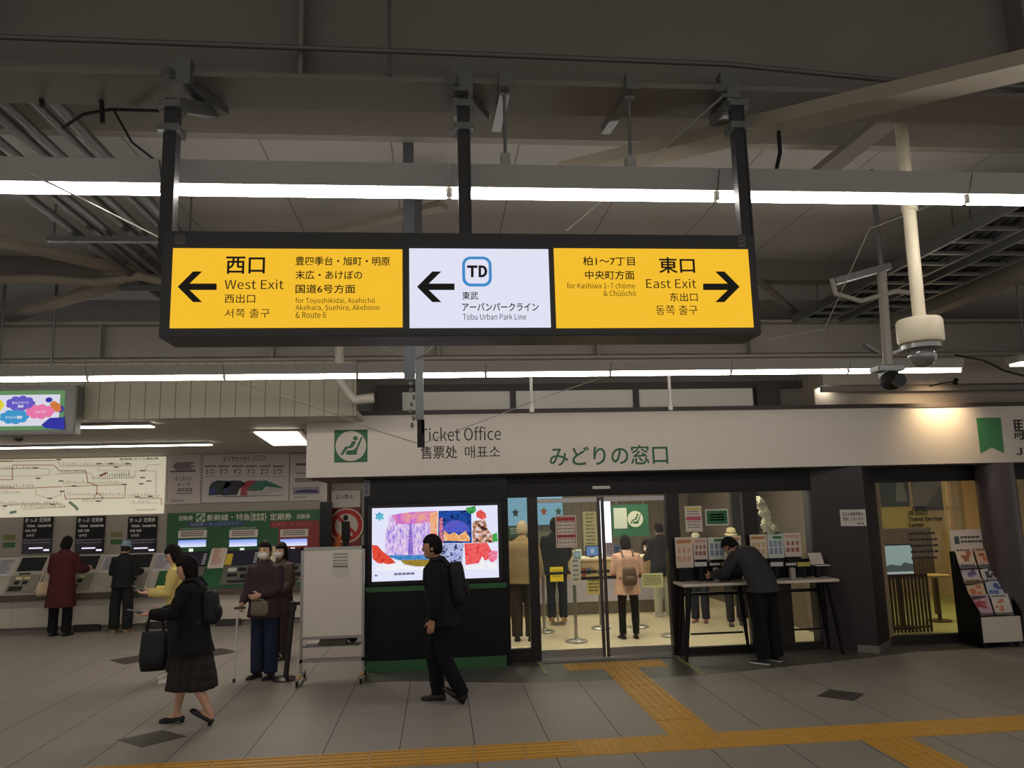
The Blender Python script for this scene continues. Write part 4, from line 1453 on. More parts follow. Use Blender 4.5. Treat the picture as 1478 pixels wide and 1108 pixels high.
ring.bar((c.x - 14 * ko, Yq - .0045, c.z + 14 * ko), (c.x + 14 * ko, Yq - .0045, c.z - 14 * ko), .001, 5 * ko, (1, 0, 1))
obj('red_ring', ring, M((190, 52, 46), .6), q)
f = MB().disc(at(499, 747, Yq).x, at(499, 747, Yq).z, 3.6 * ko, 4 * ko, Yq - .006, Yq - .004)
f.prism([(at(*p, Yq).x, at(*p, Yq).z) for p in ((493, 752), (505, 752), (506, 775), (502, 790), (496, 790), (493, 775))], Yq - .006, Yq - .004)
obj('walker_figure', f, m_black, q)
l = MB()
ptext(l, '立入禁止', 484, 713, 510, 720, Yq, -.001, bold=.02)
obj('lettering', l, m_pk, s)
q = wall_shape([(482, 800), (483, 780), (492, 768), (490, 800)], M((206, 120, 56), .6), 'orange_patch', s, .007, Yq)

# ================================================================== SCREEN WALL OF THE OFFICE
YS2 = 10.02
x0, x1, z0, z1 = rect(513, 705, 733, 968, YS2)
struct('wall_screen', MB().box(-.96, X(733), YS2, YF + .1, 0, ZB0 + .01), m_black)
for i, (py0, py1, lab) in enumerate(((844, 851, 'upper'), (950, 966, 'lower'))):
    a = at(530, py0 + (6 if i else 2), YS2)
    a0, a1, c0, c1 = rect(528, py0, 731, py1, YS2)
    tag(obj('green_strip', MB().box(a0, a1, YS2 - .02, YS2 + .01, c0, c1), mat('strip_green', (48, 96, 58), .45)), '%s green strip across the black wall %s the big screen' % (lab, 'just under' if i == 0 else 'at floor level under'), 'strip', 'green strips on the black wall')
x0, x1, z0, z1 = rect(537, 731, 719, 836, YS2)
ds = thing('digital_screen', 'big lit advertising screen with winter photographs on the black wall', 'screen', ((x0 + x1) / 2, YS2, z0))
obj('bezel', MB().box(x0 - .06, x1 + .06, YS2 - .012, YS2 - .001, z0 - .05, z1 + .05), M((12, 12, 16), .3), ds, bevel=.006)
sf = obj('display', MB().box(x0, x1, YS2 - .016, YS2 - .01, z0, z1), emis('display_white', (228, 230, 252), .98), ds)


def picture(name, pts, c0, c1, c2, scale, seed, d=.018, stretch=(1, 1, 1), em=.9):
    """a photograph on the screen: blotches of three colours"""
    g = bpy.data.materials.new(name)
    g.use_nodes = True
    nt = g.node_tree
    nt.nodes.clear()
    o = nt.nodes.new('ShaderNodeOutputMaterial')
    e = nt.nodes.new('ShaderNodeEmission')
    e.inputs[1].default_value = em
    nz = nt.nodes.new('ShaderNodeTexNoise')
    nz.noise_dimensions = '4D'
    nz.inputs['W'].default_value = seed
    nz.inputs['Scale'].default_value = scale * 1.9
    nz.inputs['Detail'].default_value = 4
    tc = nt.nodes.new('ShaderNodeTexCoord')
    mp_ = nt.nodes.new('ShaderNodeMapping')
    mp_.inputs['Scale'].default_value = stretch
    cr = nt.nodes.new('ShaderNodeValToRGB')
    cr.color_ramp.elements[0].color = lin(c0)
    cr.color_ramp.elements[0].position = .36
    cr.color_ramp.elements[1].color = lin(c2)
    cr.color_ramp.elements[1].position = .62
    k = cr.color_ramp.elements.new(.5)
    k.color = lin(c1)
    nt.links.new(tc.outputs['Object'], mp_.inputs[0])
    nt.links.new(mp_.outputs[0], nz.inputs['Vector'])
    nt.links.new(nz.outputs['Fac'], cr.inputs[0])
    nt.links.new(cr.outputs[0], e.inputs[0])
    nt.links.new(e.outputs[0], o.inputs[0])
    P = [at(px, py, YS2) for px, py in pts]
    return obj(name, MB().prism([(p.x, p.z) for p in P], YS2 - d, YS2 - .0155), g, sf)


picture('photo_lights', [(563, 744), (580, 740), (610, 737.5), (631, 737), (630, 801), (556, 801), (556, 772)], (150, 130, 232), (226, 196, 240), (246, 226, 250), 14, 1, .018, (2.2, 1, .7))
picture('photo_lights', [(566, 743), (590, 739), (631, 737), (631, 752), (600, 756), (572, 756)], (196, 110, 220), (232, 140, 190), (240, 176, 140), 8, 2, .019)
picture('photo_lights', [(620, 740), (632, 738), (631, 780), (622, 780)], (240, 150, 110), (250, 196, 150), (232, 120, 110), 14, 3, .0195)
picture('photo_tower', [(589, 800), (590, 768), (591.5, 754), (593.5, 754), (595, 768), (597, 800)], (150, 120, 220), (120, 100, 200), (206, 150, 220), 22, 4, .0195)
picture('photo_pond', [(556, 801), (631, 800), (631, 808), (575, 808)], (50, 110, 190), (70, 150, 210), (110, 140, 200), 18, 5, .0195)
picture('photo_flowers', [(578, 808), (628, 807), (627, 817), (600, 817), (584, 814)], (120, 30, 40), (196, 170, 60), (60, 50, 30), 30, 6, .02, (3, 1, 1))
picture('photo_dome', [(633, 737), (680, 736), (681, 783), (632, 784)], (20, 34, 90), (40, 90, 190), (16, 20, 44), 16, 7)
c = at(658, 766, YS2)
picture('photo_dome_roof', [(658 + 20 * math.cos(R(a)), 768 - 18 * math.sin(R(a))) for a in range(0, 181, 15)], (60, 70, 190), (90, 110, 220), (110, 60, 150), 24, 8, .0195)
picture('photo_warm', [(640, 780), (641, 765), (648, 771), (656, 768), (662, 772), (672, 766), (678, 776), (678, 781)], (250, 190, 110), (240, 150, 80), (255, 230, 190), 24, 9, .021)
picture('photo_lantern', [(634, 748), (639, 746), (640, 783), (634, 784)], (250, 140, 150), (150, 40, 110), (255, 206, 206), 30, 10, .0195)
picture('photo_dinner', [(682, 752), (700, 750), (704, 764), (712, 772), (712, 783), (682, 783)], (40, 30, 40), (206, 150, 110), (236, 226, 246), 12, 11)
picture('photo_winter', [(632, 785), (669, 784), (667, 817), (632, 818)], (150, 160, 226), (200, 206, 246), (50, 60, 110), 10, 12)
picture('photo_berries', [(670, 784), (703, 783), (712, 800), (706, 806), (692, 812), (672, 815)], (240, 70, 76), (250, 110, 110), (226, 40, 50), 12, 13)
picture('berry_drawing', [(537, 786), (545, 787), (552, 795), (565, 805), (572, 813), (562, 815), (545, 812), (538, 806)], (232, 66, 50), (240, 90, 66), (206, 50, 40), 14, 14, .020)
picture('flake_drawing', [(548 + 7.5 * math.cos(R(a)) * (1 if (a // 30) % 2 else .6), 745 - 7.5 * math.sin(R(a)) * (1 if (a // 30) % 2 else .6)) for a in range(0, 360, 30)], (90, 190, 216), (120, 200, 220), (80, 170, 206), 10, 15, .02)
picture('leaf_drawing', [(672, 733), (686, 729.8), (687, 737), (682, 741), (675, 740)], (60, 160, 80), (80, 180, 90), (40, 130, 60), 10, 16, .02)
picture('heart_drawing', [(687, 739), (694, 735), (701, 741), (702, 747), (696, 750), (688, 746)], (240, 110, 110), (230, 60, 56), (246, 150, 140), 10, 17, .02)
picture('leaf_drawing', [(711, 771), (717, 768), (718.5, 781), (711, 782)], (60, 170, 80), (70, 180, 90), (50, 140, 60), 10, 18, .02)
picture('balloon_drawing', [(704, 799), (710, 794), (718, 795), (717.5, 806), (711, 812), (706, 808)], (250, 120, 160), (246, 150, 180), (240, 90, 130), 10, 19, .02)
picture('snow_drawing', [(545, 818), (552, 812), (560, 814), (572, 812), (577, 809), (582, 815), (600, 819), (668, 818), (690, 814), (696, 802), (701, 812), (717, 810), (717, 821), (540, 823)], (246, 246, 255), (252, 252, 255), (240, 240, 252), 6, 20, .0215)
l = MB()
scribble(l, *rect(569, 826, 600, 830, YS2), YS2 - .0175, 1, .8, 5, .6)
scribble(l, *rect(541, 829, 546, 832, YS2), YS2 - .0175, 1, .8, 6, .6)
scribble(l, *rect(670, 820, 690, 822, YS2), YS2 - .0175, 1, .8, 7, .4)
obj('caption', l, emis('caption_grey', (128, 120, 150), .8), sf)
a0, a1, c0, c1 = rect(525, 693, 534, 716, YS2)
t = thing('wall_plate', 'small grey plate high on the black wall above left of the big screen', 'plate', ((a0 + a1) / 2, YS2, c0))
pl = obj('plate', MB().box(a0, a1, YS2 - .012, YS2 + .005, c0, c1), M((104, 102, 104), .5), t)
l = MB()
scribble(l, a0 + .015, a1 - .015, c0 + .02, c1 - .02, YS2 - .0135, 5, .6, 1, .5)
obj('print', l, M((60, 58, 60), .6), pl)

# ================================================================== INSIDE THE OFFICE
YC = 14.2
zc = at(880, 804, YC).z
ct = thing('service_counter', 'long pale service counter across the back of the ticket office', 'counter', (2.2, YC, 0))
obj('counter_top', MB().box(-.7, 4.3, YC - .12, YC + .6, zc - .04, zc), M((236, 222, 190), .4), ct, bevel=.008)
obj('front_upper', MB().box(-.7, 4.3, YC - .02, YC + .1, zc - .36, zc - .041), M((214, 190, 150), .5), ct)
obj('front_lower', MB().box(-.7, 4.3, YC - .06, YC + .1, .22, zc - .361), M((188, 184, 200), .5), ct)
obj('plinth', MB().box(-.7, 4.3, YC - .02, YC + .1, 0, .219), M((120, 112, 104), .35, .5), ct)


def board(name, label, cat, px, Y, rgb, depth=.02, emit=0, group=None):
    x0, x1, z0, z1 = rect(*px, Y)
    t = thing(name, label, cat, ((x0 + x1) / 2, Y, z0), 0, group)
    s = obj('sheet', MB().box(x0, x1, Y, Y + depth, z0, z1), emis('lit_sheet', rgb, emit) if emit else M(rgb, .55), t)
    return t, s, (x0, x1, z0, z1)


t, s, b = board('blue_display', 'pale blue lit display with leaf shapes high behind the office counter', 'screen', (700, 712, 812, 758), 16.6, (150, 200, 226), .297, .75)
for px, py, c in ((744, 740, (50, 70, 80)), (785, 738, (170, 96, 76)), (806, 738, (70, 120, 96))):
    k = 16.6 / F
    p = at(px, py, 16.6)
    pts = [(p.x + k * 5.5 * (1 if i % 2 == 0 else .5) * math.cos(R(90 + i * 36)), p.z + k * 6.5 * (1 if i % 2 == 0 else .55) * math.sin(R(90 + i * 36))) for i in range(10)]
    obj('leaf_shape', MB().prism(pts, 16.588, 16.6), M(c, .6), s)
t, s, b = board('notice_plate', 'dark green notice plate under the pale blue display', 'sign', (730, 758, 762, 775), 16.6, (52, 84, 70), .297)
l = MB()
scribble(l, b[0] + .1, b[1] - .03, b[2] + .05, b[3] - .05, 16.598, 3, .55, 3, .6)
obj('print', l, M((150, 170, 156), .6), s)
t, s, b = board('tall_poster', 'tall cream poster with dark print on the office back wall', 'poster', (842, 738, 862, 795), 16.875, (206, 196, 150), .024)
l = MB()
scribble(l, b[0] + .06, b[1] - .06, b[2] + .1, b[3] - .05, 16.873, 9, .4, 4, .8)
obj('print', l, M((130, 126, 96), .6), s)
x0, x1, z0, z1 = rect(868, 722, 882, 803, 14.75)
t = thing('light_column', 'tall brilliant white light column behind the counter', 'lamp', ((x0 + x1) / 2, 14.8, zc))
obj('base', MB().box(x0 - .03, x1 + .03, 14.72, 14.8, zc, zc + .03), m_white, t)
obj('light_panel', MB().box(x0, x1, 14.73, 14.79, zc + .03, z1), emis('column_glow', (246, 244, 255), 2.6), t)
x0, x1, z0, z1 = rect(884, 728, 936, 774, 15.2)
t = thing('office_sign', 'green sign with seat emblem hanging over the office counter', 'sign', ((x0 + x1) / 2, 15.2, z0))
s = obj('sheet', MB().box(x0, x1, 15.2, 15.25, z0, z1), M((46, 100, 72), .5), t)
a = x0 + (x1 - x0) * .4
obj('white_field', MB().box(x0 + .03, a, 15.19, 15.2, z0 + .16, z1 - .06), M((200, 206, 190), .5), s)
r0, r1, c0, c1 = rect(904.5, 735.5, 929, 762, 15.2)
seat_icon(r0, r1, c0, c1, 15.196, t, m_green, M((206, 206, 190), .5), m_green)
obj('hanger_rods', MB().tube([(x0 + .1, 15.22, z1), (x0 + .1, 15.22, 2.66)], .008, 6).tube([(x1 - .1, 15.22, z1), (x1 - .1, 15.22, 2.66)], .008, 6), m_alu, t)
# things on the counter
x0, x1, z0, z1 = rect(846, 787, 866, 803, YC)
t = thing('monitor', 'small black monitor with a blue picture on the counter', 'monitor', ((x0 + x1) / 2, YC + .1, zc))
obj('stand', MB().box((x0 + x1) / 2 - .05, (x0 + x1) / 2 + .05, YC + .08, YC + .16, zc, zc + .012).box((x0 + x1) / 2 - .015, (x0 + x1) / 2 + .015, YC + .1, YC + .13, zc, zc + .06), m_dark, t)
obj('bezel', MB().box(x0, x1, YC + .07, YC + .1, zc + .02, zc + .22), m_black, t, bevel=.006)
q = obj('display', MB().box(x0 + .015, x1 - .015, YC + .066, YC + .07, zc + .035, zc + .205), emis('monitor_glow', (120, 150, 206), .8), t)
cm_ = ((x0 + x1) / 2, zc + .12)
obj('display_mark', MB().disc(cm_[0], cm_[1], .04, .045, YC + .062, YC + .066), emis('monitor_mark', (190, 206, 232), .8), q)
for i, (px, w, hh, c, lab) in enumerate(((836, .1, .15, (206, 214, 176), 'pale green box standing left of the monitor on the counter'), (881, .14, .26, (150, 138, 158), 'grey upright file box right of the light column on the counter'), (892, .10, .2, (60, 84, 140), 'blue box behind the person in a peach coat on the counter'), (827, .09, .13, (206, 186, 150), 'small cream box at the left on the counter'))):
    p = at(px, 800, YC)
    b_ = thing('counter_box', lab, 'box', (p.x, YC + .1, zc), 0, 'boxes on the counter')
    obj('body', MB().box(p.x - w / 2, p.x + w / 2, YC + .04, YC + .16, zc + .001, zc + hh), M(c, .6), b_)
    l = MB()
    scribble(l, p.x - w * .35, p.x + w * .35, zc + .03, zc + hh - .03, YC + .0385, 4, .5, i, .5)
    obj('print', l, M(tuple(int(v * .6) for v in c), .6), b_)
# leaflet pockets on the counter front
for i in range(6):
    x = at(842 + i * 6.6 if i < 3 else 925 + i * 6, 822, YC).x
    cc = [(150, 70, 66), (90, 110, 150), (176, 150, 90), (190, 90, 100), (120, 140, 110), (200, 170, 130)][i]
    tag(obj('leaflet', MB().box(x - .035, x + .035, YC - .07, YC - .055, zc - .33, zc - .17), M(cc, .6)), '%s of the six colourful leaflets on the front of the counter' % NTH[i].replace('leftmost', 'first from left').replace('second', 'second from left').replace('third', 'third from left').replace('fourth', 'third from right').replace('fifth', 'second from right').replace('sixth', 'first from right'), 'leaflet', 'leaflets on the counter front')


def stanchion(px, py, hgt, label, m, group, tilt=0.0, base=.16, r=.024):
    p = fl(px, py)
    t = thing('belt_stanchion', label, 'stanchion', (p.x, p.y, .004), 0, group)
    obj('base', MB().lathe((p.x, p.y, .004), [(base, 0), (base, .012), (base * .85, .024), (r * 1.6, .034), (r * 1.2, .05)], 32), m, t, smooth=True)
    obj('post', MB().tube([(p.x, p.y, .04), (p.x + tilt, p.y, hgt - .06)], r, 18), m, t, smooth=True)
    obj('belt_head', MB().tube([(p.x + tilt, p.y, hgt - .07), (p.x + tilt * 1.1, p.y, hgt)], r * 1.35, 18), m_dark if m is not m_alu else m_alu, t, smooth=True)
    return p


G = 'silver stanchions in the office'
p1 = stanchion(832, 926, .93, 'silver stanchion just inside the sliding doors, nearest one', m_alu, G)
p2 = stanchion(868, 907, .93, 'silver stanchion behind the middle stile of the sliding doors', m_alu, G)
p3 = stanchion(786, 912, .93, 'silver stanchion right beside the man in a beige jacket', m_alu, G)
p4 = stanchion(922, 905, .93, 'silver stanchion behind the person in a peach coat', m_alu, G)
p5 = stanchion(970, 918, .93, 'silver stanchion by the right door mullion inside the office', m_alu, G)


def belt(a, b, lab):
    d = (b - a).normalized() * .036
    A_, B_ = a + d, b - d
    tag(obj('queue_belt', MB().bar((A_.x, A_.y, .89), (B_.x, B_.y, .89), .004, .045), m_dark), lab, 'belt', 'black queue belts')


belt(p1, p5, 'black queue belt running right from the nearest silver stanchion')
belt(p2, p4, 'black queue belt behind the middle stile of the sliding doors')
belt(p3, p2, 'black queue belt right of the man in a beige jacket')


def hung_sign(px, Y, rgb, label, ink, seed, name='hanging_card'):
    x0, x1, z0, z1 = rect(*px, Y)
    t = thing(name, label, 'sign', ((x0 + x1) / 2, Y, z0))
    s = obj('card', MB().box(x0, x1, Y - .004, Y + .004, z0, z1), M(rgb, .55), t)
    l = MB()
    scribble(l, x0 + .03, x1 - .03, z0 + .03, z1 - .03, Y - .0055, 5, .45, seed, .6)
    obj('print', l, M(ink, .6), s)
    return t


hung_sign((926, 827, 957, 848), p5.y - .05, (206, 204, 160), 'pale yellow card hanging on the belt right of the peach coat', (120, 122, 80), 3)
hung_sign((847, 829, 867, 858), p2.y - .06, (176, 160, 96), 'patterned card with a dark drawing hanging behind the door stile', (70, 74, 46), 4)
hung_sign((824, 805, 838, 844), p1.y - .05, (190, 186, 178), 'white patterned paper wrapped on top of the nearest silver stanchion', (120, 118, 116), 5)
hung_sign((828, 795, 838, 806), p1.y - .05, (140, 172, 200), 'small pale blue card on top of the nearest silver stanchion', (196, 206, 214), 6)

# ---- notices on the glass
def notice(px, Y, label, rgb, rows, ink, extra=(), name='glass_notice', seed=0, pad=.03):
    x0, x1, z0, z1 = rect(*px, Y)
    t = thing(name, label, 'notice', ((x0 + x1) / 2, Y, z0))
    s = obj('sheet', MB().box(x0, x1, Y - .003, Y, z0, z1), M(rgb, .5), t)
    if rows:
        l = MB()
        scribble(l, x0 + pad, x1 - pad, z0 + pad, z1 - pad, Y - .0045, rows, .4, seed, .7)
        obj('print', l, M(ink, .6), s)
    for u0, v0, u1, v1, c in extra:
        w, h = x1 - x0, z1 - z0
        obj('colour_block', MB().box(x0 + u0 * w, x0 + u1 * w, Y - .006, Y - .003, z1 - v1 * h, z1 - v0 * h), M(c, .55), s)
    return t, s, (x0, x1, z0, z1)


YG = YF + .018
rd = (176, 62, 58)
notice((802, 743.5, 832, 790), YG, 'red and white notice on the glass of the left sliding door', (214, 204, 192), 8, (166, 140, 132), ((.07, .07, .93, .17, rd), (.07, .6, .93, .69, rd), (.05, .04, .95, .06, rd), (.05, .94, .95, .955, rd), (.05, .04, .08, .95, rd), (.92, .04, .95, .95, rd)), seed=2)
YG = YF - .002
notice((989, 730, 1013, 767), YG, 'white notice with pink and yellow bands on the glass beside the green sign', (206, 196, 186), 8, (130, 118, 112), ((.08, .06, .92, .16, (206, 190, 90)), (.06, .42, .94, .56, (190, 90, 100))), seed=3)
notice((1018, 734.5, 1051, 758), YG, 'small green sign with white border on the glass left of the white flowers', (206, 206, 194), 0, (0, 0, 0), ((.05, .09, .95, .91, (44, 104, 66)), (.2, .3, .8, .38, (206, 210, 196)), (.2, .46, .8, .54, (206, 210, 196)), (.16, .62, .84, .7, (206, 210, 196))), seed=4)
PA, PB_ = Vector((5.02, 10.16)), Vector((5.55, 9.74))     # left face of the brown pillar


def on_face(px, py):
    d = ray(px, py)
    e = (PB_ - PA).normalized()
    # (0, 0) + t * d  =  PA + s * e
    det = d.x * -e.y + e.x * d.y
    t_ = (PA.x * -e.y + e.x * PA.y) / det
    return Vector((0, 0, H)) + d * t_


q0, q1 = on_face(1213, 747), on_face(1250, 746)
qz0, qz1 = on_face(1232, 759).z, on_face(1232, 735).z
mid = (q0 + q1) / 2
hw_ = (q1.xy - q0.xy).length / 2
hh_ = qz1 - qz0
t = thing('pillar_notice', 'white notice with three lines of dark print on the brown pillar', 'notice', (mid.x, mid.y, qz0), math.atan2(PB_.y - PA.y, PB_.x - PA.x))
s = obj('sheet', MB().box(-hw_, hw_, -.008, -.001, 0, hh_), M((206, 200, 192), .5), t, local=True)
l = MB()
put_text(l, '窓口の営業時間は', -hw_ * .8, hw_ * .8, hh_ * .62, hh_ * .84, -.0095, bold=.016)
put_text(l, '短縮しております', -hw_ * .8, hw_ * .8, hh_ * .32, hh_ * .54, -.0095, bold=.016)
put_text(l, '駅長', hw_ * .3, hw_ * .85, hh_ * .07, hh_ * .22, -.0095, bold=.016)
obj('lettering', l, M((52, 48, 48), .6), s, local=True)

# white orchid behind the right window
p = at(1108, 790, 10.62)
t = thing('orchid', 'tall white orchid in a red wrapped pot behind the right window', 'flower', (p.x, 10.62, .78))
zb = at(1112, 770, 10.62).z
obj('pot', MB().lathe((p.x + .06, 10.62, zb - .22), [(.06, 0), (.09, .12), (.10, .2), (.085, .2)], 20), M((150, 46, 56), .5), t, smooth=True)
obj('pedestal', MB().box(p.x - .12, p.x + .24, 10.50, 10.74, 0, zb - .221), M((60, 44, 40), .5), t)
st = MB().tube([(p.x + .08, 10.62, zb - .04), (p.x + .08, 10.60, zb + .12), (at(1105, 745, 10.62).x, 10.58, at(1105, 745, 10.62).z), (at(1096, 716, 10.62).x, 10.58, at(1096, 716, 10.62).z)], .012, 8)
obj('stem', st, M((96, 110, 60), .6), t, smooth=True)
rr_ = random.Random(5)
m_pet = M((236, 228, 206), .6)
fb = MB()
for i in range(34):
    u = i / 33
    bx = 1094.5 + 18 * u + rr_.uniform(-9, 9) * (.4 + .7 * u)
    by = 719 + 50 * u + rr_.uniform(-3, 3)
    q = at(bx, by, 10.58 + rr_.uniform(-.06, .06))
    for k in range(5):
        th = 2 * PI * k / 5 + rr_.random()
        fb.ell((q.x + .022 * math.cos(th), q.y + rr_.uniform(-.01, .01), q.z + .022 * math.sin(th)), .027, .014, .027, None, 8, 6)
obj('blossoms', fb, m_pet, t, smooth='all')
lf = MB()
for k in range(5):
    th = 2 * PI * k / 5
    lf.bar((p.x + .06, 10.62, zb - .04), (p.x + .06 + .16 * math.cos(th), 10.62 + .14 * math.sin(th), zb + .03), .05, .008)
obj('leaves', lf, M((60, 84, 46), .6), t)
x0, x1, z0, z1 = rect(1129, 738, 1176, 764, 12.6)
t, s, b = board('wall_panel', 'pale brown panel with hanging clips seen through the right window', 'panel', (1129, 738, 1178, 765), 12.6, (150, 128, 104), .03)
obj('post', MB().box((b[0] + b[1]) / 2 - .03, (b[0] + b[1]) / 2 + .03, 12.6, 12.63, 0, b[2]), M((100, 84, 70), .5), t)
l = MB()
for k in range(8):
    l.box(b[0] + .05 + k * (b[1] - b[0] - .1) / 7, b[0] + .07 + k * (b[1] - b[0] - .1) / 7, 12.58, 12.6, b[2] - .02, b[2] + .03)
obj('clips', l, M((206, 196, 180), .5), t)
struct('trim_14', MB().box(X(1168, 12.7, 740), X(1175, 12.7, 740), 12.68, 12.76, 0, 2.66).box(X(1066, 12.7, 740), X(1136, 12.7, 740), 13.0, 13.1, 0, 2.66), mat('inner_dark_wall', (46, 38, 34), .5))

# ================================================================== PEOPLE
def remesh(mb, voxel, smooth=2, wrinkle=0.0, seed=0.0, k=1.0):
    me = bpy.data.meshes.new('tmp')
    me.from_pydata([tuple(v) for v in mb.v], [], mb.f)
    bm = bmesh.new()
    bm.from_mesh(me)
    # every closed shell faces outwards
    bmesh.ops.recalc_face_normals(bm, faces=bm.faces)
    bm.to_mesh(me)
    bm.free()
    o = bpy.data.objects.new('tmp', me)
    COL.objects.link(o)
    m = o.modifiers.new('r', 'REMESH')
    m.mode = 'VOXEL'
    m.voxel_size = voxel
    if smooth:
        s = o.modifiers.new('s', 'SMOOTH')
        s.factor = .5
        s.iterations = smooth
    dg = bpy.context.evaluated_depsgraph_get()
    out = bpy.data.meshes.new_from_object(o.evaluated_get(dg))
    bpy.data.objects.remove(o)
    bpy.data.meshes.remove(me)
    if wrinkle:
        ns = [v.normal.copy() for v in out.vertices]
        for v, n in zip(out.vertices, ns):
            c = v.co
            d = noise.noise(Vector((c.x * 9, c.y * 9, c.z * 5 + seed))) + .6 * noise.noise(Vector((c.x * 22 + seed, c.y * 22, c.z * 14)))
            v.co = c + n * (wrinkle * d)
    for p in out.polygons:
        p.use_smooth = True
    return out


TORSO = [(.80, 0, .140, .100), (.88, 0, .166, .118), (.98, 0, .158, .112), (1.08, .004, .138, .098), (1.20, .004, .148, .106), (1.31, 0, .160, .108), (1.375, -.004, .130, .088), (1.42, -.008, .098, .070), (1.455, -.008, .060, .058)]


def V(*a):
    return Vector(a)


